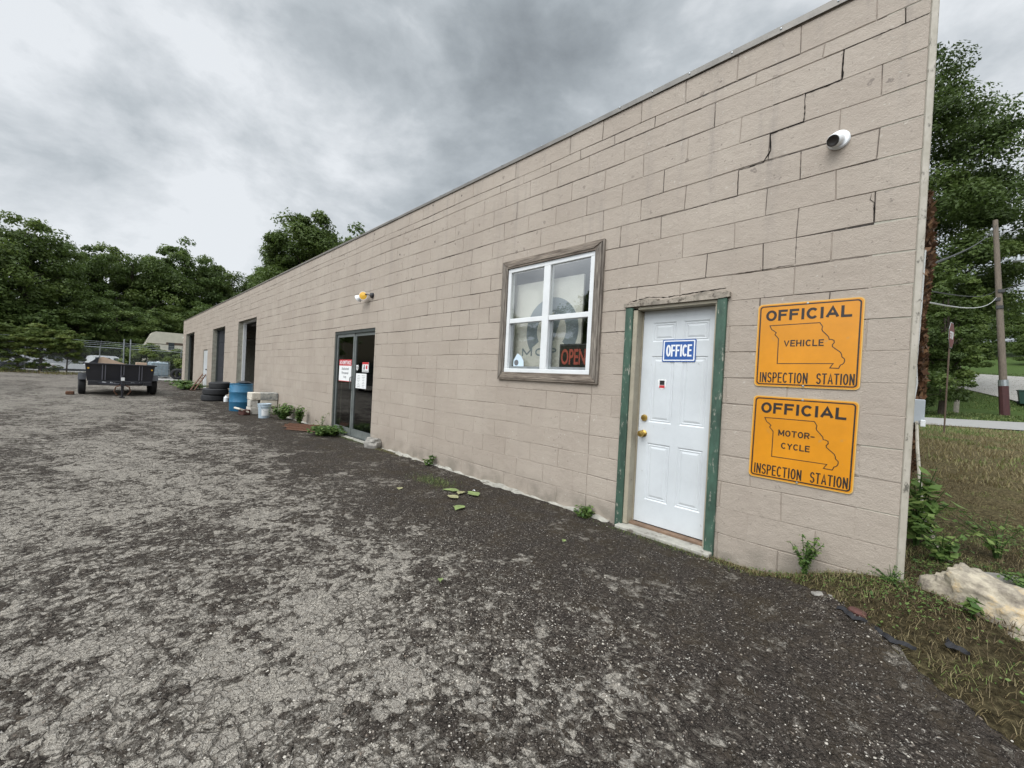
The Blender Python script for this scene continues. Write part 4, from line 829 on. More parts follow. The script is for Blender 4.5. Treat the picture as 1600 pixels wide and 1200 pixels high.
PR = [tree_proto('deciduous_tree', 1, 12, 5.2, 150, 26000, .30, '', lm='lf_fresh', base=.03), tree_proto('deciduous_tree', 2, 12, 4.6, 120, 24000, .34, '', lm='lf_fresh', base=.02, flat=.42),
      tree_proto('deciduous_tree', 3, 12, 5.6, 140, 26000, .28, '', lm='lf_mid', base=.05, openness=.5), tree_proto('deciduous_tree', 4, 12, 4.2, 90, 16000, .32, '', lm='lf_mid', base=.1, openness=.55)]
used = set()
def put(k, x, y, top, label, wid=1.0, group=GT, rz=None):
    t = PR[k] if k not in used else copy_tree(PR[k]); used.add(k); z0 = gz1(x, y); s = (top-z0)/12.4
    place(t, x, y, s*wid, rz if rz is not None else x*1.7+y, s); tag(t, label, 'tree', group); return t
TL = [(0, -48, -12.6, 12.7, 'tall dark tree at the far left edge of the frame', 1.0), (2, -50, -9.4, 12.6, 'tall dark tree above the left end of the fence', .9), (3, -52, -8.2, 12.4, 'feathery top tree just right of the tallest left trees', .8),
 (0, -58, -6.6, 11.6, 'dark tree in the dip beside the pale round topped tree', .85), (1, -60, -5.1, 12.8, 'paler round topped tree left of the middle of the tree line', .85), (3, -64, -3.4, 14.2, 'small crowned tree rising between the pale tree and the trailer', .8),
 (2, -60, -1.7, 13.4, 'bushy dark tree straight behind the black trailer', .9), (1, -62, .7, 14.5, 'bright green pointed tree above the beige camper', .85), (0, -64, 3.0, 15.6, 'broad dark tree right of the camper', .9),
 (3, -66, 5.8, 15.6, 'thin topped tree halfway to the shop roof', .9), (2, -70, 9.0, 15.6, 'low distant tree where the tree line dips', .9), (3, -72, 12.6, 16.4, 'distant tree beside the big tree over the roof', .9),
 (1, -60, 12.2, 17.4, 'medium tree left of the big tree over the shop roof', .75), (0, -44, 15.4, 16.6, 'dark tree behind the roof right of the big leafy tree', .8)]
for k, x, y, top, lb, w_ in TL: put(k, x, y, top, lb, w_)
rt = tree_proto('roof_side_tree', 71, 16.8, 5.3, 230, 70000, .30, 'big leafy tree rising over the shop roof', lm='lf_mid', base=.2, openness=.2, group=GT, flat=.6); place(rt, -45, 11.9, 1, .5)
und = [(0, -47, -9.8, 6.2), (1, -47.5, -7.3, 5.6), (2, -50, -5.2, 6.0), (0, -50, -3.0, 6.8), (1, -53, -1.4, 6.5), (2, -56, .8, 7.5), (0, -55, 3.4, 7.6), (1, -53, 6.0, 8.4)]
ul = ['low dark understory tree at the left frame edge', 'low leafy understory tree over the white pickup', 'low tree over the gap between the two pickups', 'low dark tree over the fence arm', 'low dark tree over the trailer', 'low dark tree left behind the camper', 'low tree right behind the camper', 'low tree behind the shop end wall']
for (k, x, y, top), lb in zip(und, ul): put(k, x, y, top, lb, 1.35, 'low trees behind the fence')
# trees across the yard, seen only mirrored in the glass
for i, (x, y, h_) in enumerate([(-62, -34, 12), (-52, -37, 10), (-42, -33, 11), (-33, -36, 9), (-24, -34, 11), (-14, -37, 10)]): put(i % 4, x, y, h_+gz1(x, y), 'dark tree across the yard mirrored in the dark door glass', 1.3, 'trees across the yard')
# right side
bt = tree_proto('roadside_tree', 21, 22.0, 6.8, 260, 150000, .21, 'huge airy tree across the road at the right edge', lm='lf_deep', base=.02, flat=.5, openness=.38, tr=.013)
place(bt, -.3, 46.0, 1.22, 0)
sb = tree_proto('roadside_bush', 31, 6.2, 2.7, 90, 26000, .17, 'dark bushy undergrowth at the foot of the huge roadside tree', 'bush', lm='lf_deep', base=-.05); place(sb, -.4, 30.8)
sb = tree_proto('roadside_bush', 33, 8.2, 2.2, 70, 20000, .18, 'leafy low limb foliage right of the dark undergrowth', 'bush', lm='lf_mid', base=.28); place(sb, 1.2, 31.8)
q = MB(); q.tube([(0, 0, -.3), (.03, 0, 1.6), (0, .05, 4)], [.14, .12, .09], 8); t = thing('young_tree', 'slim pale trunk tree standing on the lawn beyond the road', 'tree', (2.05, 36.8, gz1(2.05, 36.8))); q.build('trunk', M['palebark'], t, fix=False)
V, F, T, C = crown(44, 1.7, 1.6, 4.3, 40, 7000, .16); np_mesh('crown', V, F, M['lf_mid'], t, T)
for i, (x, y, top, lb) in enumerate([(7.5, 84, 17, 'dark tree on the hill behind the utility pole'), (12, 88, 18.5, 'dark tree on the hill at the right frame edge'), (2.5, 90, 20, 'tree on the hill left of the pole'), (9.5, 72, 10.5, 'low dark tree beside the upper lawn')]): put(i % 3, x, y, top, lb, 1.0, 'trees on the hill across the road')

def plant(name, label, x, y, h, n, nl, ls, seed=0, lm='lf_weed', spread=.5, group=None, z=None, cat='weed', stemm='lf_weed', upright=.5):
    r = random.Random(seed); g = np.random.default_rng(seed); t = thing(name, label, cat, (x, y, gz1(x, y) if z is None else z), 0, group); q = MB(); P, Nn, T = [], [], []
    for i in range(n):
        a = r.uniform(0, 6.28); hh = h*r.uniform(.45, 1); d = spread*h*r.uniform(.2, 1); pts = [(0.01*math.cos(a), .01*math.sin(a), -.02)]
        for k in range(1, 5): f_ = k/4; pts.append((math.cos(a)*d*f_**(1.0+upright), math.sin(a)*d*f_**(1.0+upright), hh*(f_**.8 if upright > .3 else f_-.55*f_*f_)))
        q.tube(pts, [.0016*(h/.3)**.5+.0005*(4-k) for k in range(5)], 4, False)
        for k in range(nl):
            f_ = r.uniform(.2, 1)*4; i0 = min(3, int(f_)); p = Vector(pts[i0]).lerp(Vector(pts[i0+1]), f_-i0); o = Vector((r.gauss(0, 1), r.gauss(0, 1), r.gauss(0, .5))).normalized()*ls*.6
            P.append(p+o); Nn.append((o.normalized()*.4+Vector((r.gauss(0, .3), r.gauss(0, .3), 1))).normalized())
    V, F = leaf_quads(np.array(P), np.array(Nn), ls, g, .62); np_mesh('leaves', V, F, M[lm], t, g.random(len(F))); q.build('stems', M[stemm], t, fix=False); return t
WG = 'weeds growing along the foot of the wall'
plant('weed', 'tall green weed against the wall below the orange signs', -.44, -.09, .30, 13, 30, .024, 1, group=WG, spread=.35)
plant('weed', 'low weed at the wall foot left of the office door', -2.2, -.09, .13, 18, 18, .04, 2, group=WG, spread=.9)
plant('weed', 'small leafy weed by the wall below and left of the window', -4.9, -.10, .22, 7, 12, .06, 3, group=WG, spread=.6)
plant('weed', 'big drooping grassy weed in front of the left glass door', -8.3, -.28, .42, 60, 26, .085, 4, group=WG, spread=1.0, upright=.1)
plant('weed', 'weed with pale flowers beside the white bucket', -11.2, -.25, .42, 40, 26, .075, 5, group=WG, spread=.75)
plant('weed', 'upright weed right of the flowering weed', -10.2, -.18, .45, 22, 26, .06, 6, group=WG, spread=.35)
plant('weed', 'thin dry weed growing left of the glass door frame', -9.0, -.12, .5, 5, 12, .05, 16, group=WG, spread=.3)
plant('weed', 'sprawling weeds by the rusty rail between the bays', -23.8, -.7, .55, 40, 18, .12, 7, group=WG, spread=1.5, upright=.1)
plant('weed', 'weeds at the corner of the farthest bay', -27.4, -.6, .5, 30, 16, .12, 8, group=WG, spread=1.3, upright=.1)
plant('vine_weed', 'broad leaved green vine by the building corner', .09, .95, .62, 16, 16, .085, 9, 'lf_vine', .42, cat='plant')
plant('vine_weed', 'low broad leaved sprout in front of the corner vine', .21, .62, .26, 10, 12, .055, 10, 'lf_vine', .7, cat='plant')
plant('vine_weed', 'young broad leaved sprig out in the dry grass', .50, 1.05, .30, 8, 12, .045, 11, 'lf_vine', .9, cat='plant')
plant('dock_plant', 'small dock plant with upright leaves beside the pale boulder', .30, -.20, .10, 7, 3, .05, 12, 'lf_weed', .35, cat='plant')
plant('weed', 'green weeds behind the pale boulder', .55, .42, .12, 26, 12, .03, 13, spread=1.6)
plant('weed', 'thin weed at the base of the corner trim', -.02, -.10, .10, 18, 10, .016, 14, group=WG, spread=1.2)
# fence vines, shrubs
SG = 'overgrown shrubs along the yard fence'
def shrub(x, y, h, rx, n, seed, label, lm='lf_shrub', ls=.15, bs=-.08):
    t = tree_proto('shrub', seed, h*1.12, rx*1.15, 90, n*2, ls, label, 'shrub', lm, base=bs, openness=.2, group=SG, tr=.02); return place(t, x, y)
for (y, sy_, seed, n_, bs_, lb) in ((-8.4, 1.9, 51, 13000, .45, 'yellow green vine mass over the fence at the left frame edge'), (-6.3, 1.5, 52, 11000, .42, 'yellow green vine mass over the white pickup'), (-5.2, .8, 53, 5000, .25, 'vine mass hanging down the right end of the overgrown fence'), (-7.2, 1.3, 58, 1800, -.1, 'thin straggling vines low on the fence between the vine masses')):
    t = shrub(-38.2, y, 2.55, .85, n_, seed, lb, bs=bs_); t.scale = (.8, sy_*1.1, 1.0)
shrub(-39.5, -1.4, 2.1, 1.4, 9000, 54, 'green shrub between the gate post and the white tote'); shrub(-39.5, .4, 1.9, 1.3, 8000, 55, 'green shrub in front of the camper by the shop corner'); shrub(-36.6, .9, 1.3, .8, 5000, 56, 'low shrub right of the white tote')
shrub(-37.0, -9.6, 1.0, .9, 5000, 57, 'dry brown bush at the left frame edge', 'lf_dead', .12)
# dead vine on the side wall
g = np.random.default_rng(8); n = 5200; zz_ = g.uniform(.55, 3.55, n); yy_ = g.uniform(2.6, 5.2, n); thick = .035+.075*np.abs(np.sin(zz_*2.3+1))*g.random(n)
P = np.stack([.01+thick*1.0, yy_, zz_], 1); V, F = leaf_quads(P, unit(np.stack([np.ones(n), g.normal(size=n)*.6, g.normal(size=n)*.6-.4], 1)), .085, g, .6)
t = thing('dead_vine', 'brown dead vine hanging on the side wall behind the corner', 'vine', (0, 0, 0)); np_mesh('leaves', V, F, M['lf_dead'], t, g.random(n))
q = MB(); 
for k in range(7): yk = 2.8+k*.33; q.tube([(.03, yk, .2), (.04, yk+.1*math.sin(k), 1.4), (.035, yk-.1, 2.6), (.03, yk+.15, 3.4)], [.016, .012, .009, .005], 5)
q.build('stems', M['rust'], t, fix=False)

# ------------------------------------------------------------------ grass, gravel
def blades(name, pts, L_, wd, m, seed, flatness, tint, label=None):
    r = np.random.default_rng(seed); n = len(pts); a = r.uniform(0, 2*np.pi, n); d = np.stack([np.cos(a), np.sin(a), np.zeros(n)], 1); up = np.array([0, 0, 1.0]); s = np.stack([-np.sin(a), np.cos(a), np.zeros(n)], 1)
    ln = L_*(.4+r.random(n)*.9); fl = np.clip(flatness+r.normal(size=n)*.25, .05, 1.4)
    t1 = (d*np.sin(fl*.6)[:, None]+up*np.cos(fl*.6)[:, None])*(ln*.55)[:, None]; t2 = t1+(d*np.sin(np.minimum(fl*1.35, 1.75))[:, None]+up*np.cos(np.minimum(fl*1.35, 1.75))[:, None])*(ln*.5)[:, None]
    w = s*wd*(.6+.8*r.random((n, 1)))
    V = np.stack([pts-w*.5, pts+w*.5, pts+t1+w*.35, pts+t1-w*.35, pts+t2+w*.05, pts+t2-w*.05], 1).reshape(-1, 3); b = np.arange(n)[:, None]*6
    F = np.concatenate([b+np.array([0, 1, 2, 3]), b+np.array([3, 2, 4, 5])]); o = np_mesh(name, V, F, M[m], None, np.concatenate([tint, tint])); o['kind'] = 'stuff'
    if label: o['label'] = label; o['category'] = 'grass'
    return o
def scatter(n, x0, x1, y0, y1, r, ok):
    P = np.stack([r.uniform(x0, x1, n), r.uniform(y0, y1, n)], 1); k = ok(P[:, 0], P[:, 1], r.random(n)); P = P[k]; return np.column_stack([P, gz(P[:, 0], P[:, 1])])
r = np.random.default_rng(77)
edge = lambda x: np.interp(x, EX, EY)
def clump(x, y, f=3.0): return .5+.5*np.sin(x*f*2.1+1.7*np.sin(y*f))*np.sin(y*f*1.7+1.3*np.sin(x*f*1.3))
pt = scatter(150000, -1.1, 2.6, -1.3, 5.5, r, lambda x, y, u: ((y > edge(x)+.01+.10*(u-.6)) & ((x > -.02) | (y < -.02)) & (u < (.35+.65*clump(x, y))*np.where(y < 1.5, 1, .55))))
tn = np.clip(.58*r.random(len(pt))**1.2+.8*(clump(pt[:, 0]+5, pt[:, 1]+2, 2.2) > .56)*r.random(len(pt)), 0, 1)
blades('dry_grass', pt+[0, 0, -.003], .050, .0030, 'blade', 1, 1.05, tn, 'matted dry brown grass beside the building corner')
pt = scatter(60000, -.2, 12, 4.5, 19, r, lambda x, y, u: (x > .02) & (u < .3+.7*clump(x, y, .8))); tn = np.clip(.45*r.random(len(pt))+.6*(clump(pt[:, 0], pt[:, 1], .5) > .5)*r.random(len(pt))+.3, 0, 1)
blades('verge_grass', pt, .10, .012, 'blade', 2, .8, tn, 'thin green and tan grass on the verge before the road')
pt = scatter(70000, -3, 16, 24, 62, r, lambda x, y, u: (y > 26.6+.74*(x)) & (u < 45/np.maximum(y, 30)))
blades('lawn', pt, .10, .035, 'lawn', 3, .7, r.random(len(pt)), 'green lawn beyond the road')
pt = scatter(9000, -38.2, -34, -12, 3, r, lambda x, y, u: (x < -36.6+.6*np.sin(y*2))); blades('yard_edge_grass', pt, .22, .02, 'blade', 4, .7, r.random(len(pt)), 'dry grass along the foot of the yard fence')
def low_growth(name, cx, cy, rx, ry, n, L_, seed, label, m='lawn'):
    g = np.random.default_rng(seed); P = np.stack([cx+g.normal(size=n)*rx, cy+g.normal(size=n)*ry], 1); P = P[(P[:, 1] < -.03) | (P[:, 0] > 0.05)]; Z = gz(P[:, 0], P[:, 1])+.016; return blades(name, np.column_stack([P, Z]), L_, .0035, m, seed, 1.0, g.random(len(P)), label)
low_growth('moss_patch', -4.15, -.55, .22, .10, 900, .035, 21, 'green mossy growth on the asphalt below the window')
for i, (cx, n, lb) in enumerate([(-1.4, 500, 'green moss along the office door sill'), (-6.2, 700, 'dry weeds along the wall right of the glass door'), (-7.6, 900, 'moss along the sill of the glass entrance'), (-.75, 1300, 'brown weeds along the wall below the orange signs')]):
    low_growth('wall_foot_moss', cx, -.10 if i != 0 else -.13, .38, .035, n, .028, 30+i, lb, 'blade' if i in (1, 3) else 'lawn')
g = np.random.default_rng(61); P = np.stack([g.uniform(-1.0, 1.5, 26000), g.uniform(-.75, 2.6, 26000)], 1); k = (P[:, 1] > edge(P[:, 0])+.03) & ((P[:, 0] > .06) | (P[:, 1] < -.02)) & (g.random(26000) < clump(P[:, 0]+1, P[:, 1]*1.3, 2.6)**2.2); P = P[k]
P3 = np.column_stack([P, gz(P[:, 0], P[:, 1])+.012+.022*g.random(len(P))]); V, F = leaf_quads(P3, unit(np.array([0, 0, 1.])+g.normal(size=P3.shape)*.35), .016, g, .7)
tag(np_mesh('creeping_weeds', V, F, M['lf_weed'], None, g.random(len(F))), 'small leaved green ground cover in the dry grass by the corner', 'ground cover', kind='stuff')
# loose stones on the asphalt
def stones(name, P, S_, seed, label, mt='pebble'):
    g = np.random.default_rng(seed); ph = (1+5**.5)/2
    iv = np.array([(-1, ph, 0), (1, ph, 0), (-1, -ph, 0), (1, -ph, 0), (0, -1, ph), (0, 1, ph), (0, -1, -ph), (0, 1, -ph), (ph, 0, -1), (ph, 0, 1), (-ph, 0, -1), (-ph, 0, 1)])/1.9
    fi = np.array([(0, 11, 5), (0, 5, 1), (0, 1, 7), (0, 7, 10), (0, 10, 11), (1, 5, 9), (5, 11, 4), (11, 10, 2), (10, 7, 6), (7, 1, 8), (3, 9, 4), (3, 4, 2), (3, 2, 6), (3, 6, 8), (3, 8, 9), (4, 9, 5), (2, 4, 11), (6, 2, 10), (8, 6, 7), (9, 8, 1)])
    n = len(P); a = g.uniform(0, 6.28, n); sc = S_[:, None]*g.uniform(.6, 1.3, (n, 3))*np.array([1, 1, .6]); v = iv[None]*(1+g.normal(size=(n, 12, 1))*.13)*sc[:, None]
    x = v[..., 0]*np.cos(a)[:, None]-v[..., 1]*np.sin(a)[:, None]; y = v[..., 0]*np.sin(a)[:, None]+v[..., 1]*np.cos(a)[:, None]
    V = np.stack([x, y, v[..., 2]], -1)+P[:, None]; F = (fi[None]+np.arange(n)[:, None, None]*12).reshape(-1, 3)
    o = np_mesh(name, V.reshape(-1, 3), F, M[mt], None, np.repeat(np.clip(g.random(n)**1.2, 0, 1), 20)); tag(o, label, 'gravel', kind='stuff'); return o
g = np.random.default_rng(9)
def lotpts(n, f):
    x = g.uniform(-5, .9, n); y = g.uniform(-3.9, 0, n); k = f(x, y, g.random(n)) & (y < edge(x)-.0); x, y = x[k], y[k]; m_ = .006*np.sin(x*2.1+y*1.3)+.004*np.sin(x*5.3-y*4.1)+.003*np.sin(x*1.1+y*8.7)
    return np.column_stack([x, y, gz(x, y)+.018+m_])
P = lotpts(60000, lambda x, y, u: u < (.10+.9*clump(x, y, 1.1)**2)*np.clip(1.7/np.hypot(x, y+3.4), 0, 1)**1.4*.8*np.where(y > -1.3, .35, 1)); stones('loose_gravel', P+[0, 0, .0005], .0035+.0028*g.random(len(P))**2.2, 1, 'small pale gravel scattered over the cracked asphalt')
P = lotpts(30000, lambda x, y, u: (y > edge(x)-.22*u-.02) & (x > -1.2)); stones('edge_gravel', P+[0, 0, .002], .003+.0055*g.random(len(P))**3, 2, 'pale gravel along the asphalt edge by the corner')

# ------------------------------------------------------------------ rocks and ground litter
def rock(name, label, cat, loc_, dims, rz, m, seed, sub=4, amp=.22, group=None):
    import bmesh
    from mathutils import noise as nz
    bm = bmesh.new(); bmesh.ops.create_icosphere(bm, subdivisions=sub, radius=1)
    for v in bm.verts:
        p = v.co.copy(); q_ = Vector((math.copysign(abs(p.x)**.7, p.x), math.copysign(abs(p.y)**.7, p.y), math.copysign(abs(p.z)**.75, p.z)))
        f_ = 1+amp*nz.noise(p*1.3+Vector((seed, 0, 0)))-amp*.55*abs(nz.noise(p*2.6+Vector((0, seed, 0))))+amp*.30*nz.noise(p*5+Vector((0, seed, 0)))+amp*.28*abs(nz.noise(p*11+Vector((0, 0, seed))))
        v.co = Vector((q_.x*dims[0]*f_, q_.y*dims[1]*f_, q_.z*dims[2]*f_))
    me = bpy.data.meshes.new(name); bm.to_mesh(me); bm.free(); o = link(name, me, M[m], None, sub > 3); o.location = loc_; o.rotation_euler = (0, 0, rz); return tag(o, label, cat, group)
o = rock('boulder', 'large pale yellow limestone boulder lying in the dry grass by the corner', 'rock', (.37, -.0, .20), (.235, .15, .175), R(-24), 'limestone', 5, 5, .30); o.rotation_euler = (R(-4), R(10), R(-22))
rock('stone', 'low grey stone half buried behind the pale boulder', 'rock', (.49, .52, .22), (.12, .09, .05), .4, 'greyrock', 7, 3)
rock('stone', 'small pale stone just below the right end of the boulder', 'rock', (.455, -.225, .165), (.06, .035, .03), .2, 'limestone', 9, 3)
rock('stone', 'rough grey stone at the wall beside the glass entrance', 'rock', (-6.62, -.12, .07), (.15, .12, .12), .5, 'greyrock', 12, 3, .3)
rock('brick_piece', 'dark red stone at the asphalt edge below the corner', 'brick', (-.14, -.49, .145), (.045, .030, .018), -.5, 'redstone', 15, 3)
rock('stone', 'small tan stone next to the dark red stone', 'rock', (-.27, -.43, .10), (.03, .022, .015), .3, 'limestone', 17, 3)
rock('stone', 'brown flat stone under the weed by the wall', 'rock', (-.30, -.38, .125), (.06, .03, .02), .1, 'greyrock', 18, 3)
for i, (x, y, a, s_, lb) in enumerate([(-.16, -.555, -.5, .11, 'torn black fabric strip beside the dark red stone'), (.01, -.64, -.45, .13, 'torn black fabric strip at the asphalt edge under the boulder'), (.225, -.55, -.9, .09, 'torn black fabric scrap right below the boulder')]):
    rg = random.Random(i); q = MB(); nn = 14; vs = []
    for k in range(nn):
        f_ = k/(nn-1); wdt = .022*math.sin(math.pi*min(1, f_*.9+.08))*rg.uniform(.6, 1.3); c = (f_-.5)*s_*1.3; yc = .012*math.sin(f_*7+i); zc = .010+.009*abs(math.sin(f_*9+i)); vs += [(c, yc-wdt, zc-.012), (c, yc, zc+.004), (c, yc+wdt, zc-.010)]
    q.add(vs, [(k*3+j, k*3+j+1, k*3+j+4, k*3+j+3) for k in range(nn-1) for j in range(2)]); o = q.build('fabric_scrap', M['fabric'], None, fix=False); o.location = (x, y, gz1(x, y)+.022); o.rotation_euler = (0, 0, a); tag(o, lb, 'fabric')
rg = random.Random(3)
lf_fall = mat('fallen_leaf', (.20, .26, .09), .6, noise=.3, nscale=20); lf_pale = mat('fallen_leaf_pale', (.30, .29, .15), .7, noise=.3, nscale=20)
LV = [(-3.67, -.62, .19, 'green fallen leaf left of the leaf group'), (-3.52, -.60, .14, 'curled green fallen leaf in the middle of the leaf group'), (-3.42, -.50, .20, 'pale fallen leaf at the right of the leaf group'), (-3.45, -.76, .15, 'yellowish fallen leaf below the leaf group'), (-3.12, -.93, .17, 'two lobed fallen leaf nearest the camera of the group'), (-4.05, -1.05, .10, 'single yellow green leaf left of the leaf group'), (-2.05, -1.9, .05, 'tiny green leaf alone on the worn asphalt'), (-3.5, -.42, .035, 'white paper scrap above the leaf group'), (-1.95, -.75, .05, 'small pale leaf on the dark asphalt below the office window')]
for i, (x, y, s_, lb) in enumerate(LV):
    q = MB(); nn = 7; vs = []
    for k in range(nn):
        f_ = k/(nn-1); w_ = s_*.36*math.sin(math.pi*min(.97, f_**.8+.03))*rg.uniform(.8, 1.1); c = (f_-.5)*s_; zc = .003+.006*math.sin(f_*3)*rg.uniform(.5, 1.2); vs += [(c, -w_, zc+.006), (c, 0, zc), (c, w_, zc+.007)]
    q.add(vs, [(k*3+j, k*3+j+1, k*3+j+4, k*3+j+3) for k in range(nn-1) for j in range(2)]); o = q.build('paper_scrap' if i == 7 else 'fallen_leaf', M['paper'] if i == 7 else (lf_fall if i % 2 == 0 else lf_pale), None, fix=False); o.location = (x, y, lotz(x, y)+.003); o.rotation_euler = (0, 0, rg.uniform(0, 6)); tag(o, lb, 'litter' if i == 7 else 'leaf')

# ------------------------------------------------------------------ things along the wall
def tyre(m_parent, name, c, r, w, rot=None, parent=None):
    q = MB(); pr_ = [(r*.58, -w*.40), (r*.66, -w*.5), (r*.86, -w*.5), (r*.97, -w*.40), (r, -w*.25), (r*.985, -w*.12), (r, -w*.10), (r, w*.10), (r*.985, w*.12), (r, w*.25), (r*.97, w*.40), (r*.86, w*.5), (r*.66, w*.5), (r*.58, w*.40), (r*.60, 0), (r*.58, -w*.40)]
    q.lathe(pr_, 32, rot=rot, c=c); q.f = [f for f in q.f if len(f) == 4]; q.m = q.m[:len(q.f)]; return q.build(name, M['rubber'], parent, True)
TG = 'old tyres stacked by the wall'
for i, (dx_, dy_, z_, rt, lb) in enumerate([(0, 0, .11, rotm(0, 0, 0), 'bottom tyre of the stack left of the blue barrel'), (.03, .04, .335, rotm(.02, .02, 0), 'middle tyre of the stack left of the blue barrel'), (.0, .16, .56, rotm(.04, .03, 0), 'top tyre of the stack left of the blue barrel')]):
    o = tyre(None, 'tyre', (0, 0, 0), [.38, .39, .33][i], .22, rt); o.location = (-17.75+dx_, -.68+dy_, lotz(-17.75, -.68)+z_); tag(o, lb, 'tyre', TG)
o = tyre(None, 'tyre', (0, 0, 0), .36, .24, rotm(R(90), 0, R(75)) ); o.location = (-34.1, -.15, lotz(-34.1, -.2)+.36); o.rotation_euler = (0, R(8), 0); tag(o, 'tyre leaning on the far end of the building', 'tyre', TG)
o = tyre(None, 'tyre', (0, 0, 0), .36, .22, rotm(R(90), 0, R(75)) ); o.location = (-34.5, .15, lotz(-34.5, -.2)+.36); o.rotation_euler = (0, R(10), 0); tag(o, 'second tyre behind the one leaning on the far end', 'tyre', TG)
t = thing('blue_barrel', 'blue plastic drum standing by the first bay', 'barrel', (-13.75, -.66, lotz(-13.75, -.66)))
q = MB(); q.lathe([(.0, 0), (.262, 0), (.278, .03), (.282, .25), (.290, .262), (.290, .275), (.284, .287), (.287, .53), (.295, .542), (.295, .555), (.288, .567), (.284, .72), (.272, .755), (.285, .762), (.285, .785), (.262, .787), (.255, .765), (0, .762)], 36); q.build('drum', M['barrel'], t, True)
q = MB(); q.lathe([(0, .76), (.14, .765), (.17, .80), (.12, .835), (.04, .85), (0, .85)], 14, c=(-.03, .02, 0), sx=1.15, sy=1); o = q.build('trash_bag', M['bag'], None, True); o.location = (-13.78, -.60, lotz(-13.75, -.66)+.02); tag(o, 'black bag lying on top of the blue barrel', 'bag')
def cblock(x, y, z, dx_, dy_, dz_, m, label, rz=0, cat='block', name='concrete_block'):
    q = MB(); q.box(-dx_/2, dx_/2, -dy_/2, dy_/2, 0, dz_, bev=.012); o = q.build(name, M[m], None); o.location = (x, y, z); o.rotation_euler = (0, 0, rz); tag(o, label, cat, 'blocks piled beside the bucket'); return o
zb = lotz(-12.9, -.4)
for i, (x, y, z, a, b, c, m, lb, rz) in enumerate([(-12.8, -.58, 0, .40, .19, .19, 'block', 'bottom outer block of the pile behind the bucket', .04), (-12.8, -.36, 0, .40, .19, .19, 'block', 'bottom middle block of the pile behind the bucket', -.03), (-12.85, -.13, 0, .40, .2, .19, 'cream', 'bottom block of the pile touching the wall', .02),
    (-12.82, -.57, .195, .40, .19, .19, 'block', 'second row outer block behind the bucket', -.05), (-12.8, -.23, .195, .40, .42, .19, 'cream', 'tan second row block reaching to the wall', .02), (-12.8, -.55, .39, .40, .22, .2, 'cream', 'cream top block at the outer end of the pile', .06), (-12.78, -.22, .39, .38, .42, .2, 'stain', 'dark stained top slab of the pile', -.02)]): cblock(x, y, zb+z, a, b, c, m, lb, rz)
o = cblock(-12.7, -.86, zb+.10, .42, .26, .05, 'cream', 'cream slab tilted against the outer end of the block pile'); o.rotation_euler = (R(-24), 0, .1); tag(o, None, 'slab')
o = cblock(-12.6, -.80, zb, .2, .2, .14, 'redstone', 'reddish broken brick under the tilted slab', .4)
t = thing('bucket', 'pale grey blue plastic bucket with white label', 'bucket', (-11.72, -.55, lotz(-11.7, -.55)))
q = MB(); q.lathe([(0, 0), (.122, 0), (.125, .01), (.142, .29), (.152, .292), (.152, .31), (.146, .312), (.148, .335), (.156, .338), (.157, .368), (.149, .37), (.143, .355), (0, .345)], 28); q.build('pail', M['bucket'], t, True)
q = MB(); vs = []
for k in range(7):
    a = R(-40+k*12); vs += [(.1345*math.cos(a), .1345*math.sin(a), .07), (.1435*math.cos(a), .1435*math.sin(a), .24)]
q.add(vs, [(2*k, 2*k+2, 2*k+3, 2*k+1) for k in range(6)]); q.build('label', M['paper'], t, fix=False)
q = MB(); q.tube([(.155*math.cos(a), .155*math.sin(a)*1.0, .33-.16*math.sin((a+.9)/1.9*math.pi) if 0 <= (a+.9) <= 1.9 else .33) for a in np.linspace(-.9, 1.0, 10)], .003, 5); q.build('handle', M['galv'], t)
t = thing('white_jug', 'small white jug on the ground by the tyre stack', 'jug', (-17.15, -.42, lotz(-17, -.4))); q = MB(); q.lathe([(0, 0), (.07, 0), (.075, .05), (.07, .16), (.03, .2), (.028, .23), (0, .23)], 16); q.build('jug', M['white'], t, True)
for i, (a, b, lb) in enumerate([((-9.75, -.66, .05), (-8.7, -.12, .05), 'outer brown metal strip on the ground left of the glass door'), ((-9.75, -.58, .065), (-8.75, -.05, .09), 'inner brown metal strip on the ground left of the glass door'), ((-9.4, -.72, .03), (-8.6, -.25, .04), 'short brown metal strip nearest the camera')]):
    a, b = Vector(a), Vector(b); q = MB(); d = b-a; q.box(-d.length/2, d.length/2, -.04, .04, -.004, .0).box(-d.length/2, d.length/2, .036, .04, 0, .045); o = q.build('metal_strip', M['rust'], None); o.location = (a+b)/2; o.rotation_euler = d.to_track_quat('X', 'Z').to_euler(); tag(o, lb, 'metal strip', 'brown metal strips by the glass door')
a, b = Vector((-22.6, -.72, .12)), Vector((-24.6, -.03, .82)); d = b-a; t = thing('iron_rack', 'rusty angle iron frame leaning on the wall between the bays', 'frame', (a+b)/2); t.rotation_euler = d.to_track_quat('X', 'Z').to_euler(); q = MB(); q.box(-d.length/2, d.length/2, -.09, -.05, -.02, .02).box(-d.length/2, d.length/2, .05, .09, -.02, .02); q.build('rail', M['rust'], t)
q = MB(); [q.box(-d.length/2+k*.4, -d.length/2+k*.4+.03, -.05, .05, -.01, .01) for k in range(6)]; q.build('crossbar', M['rust'], t)

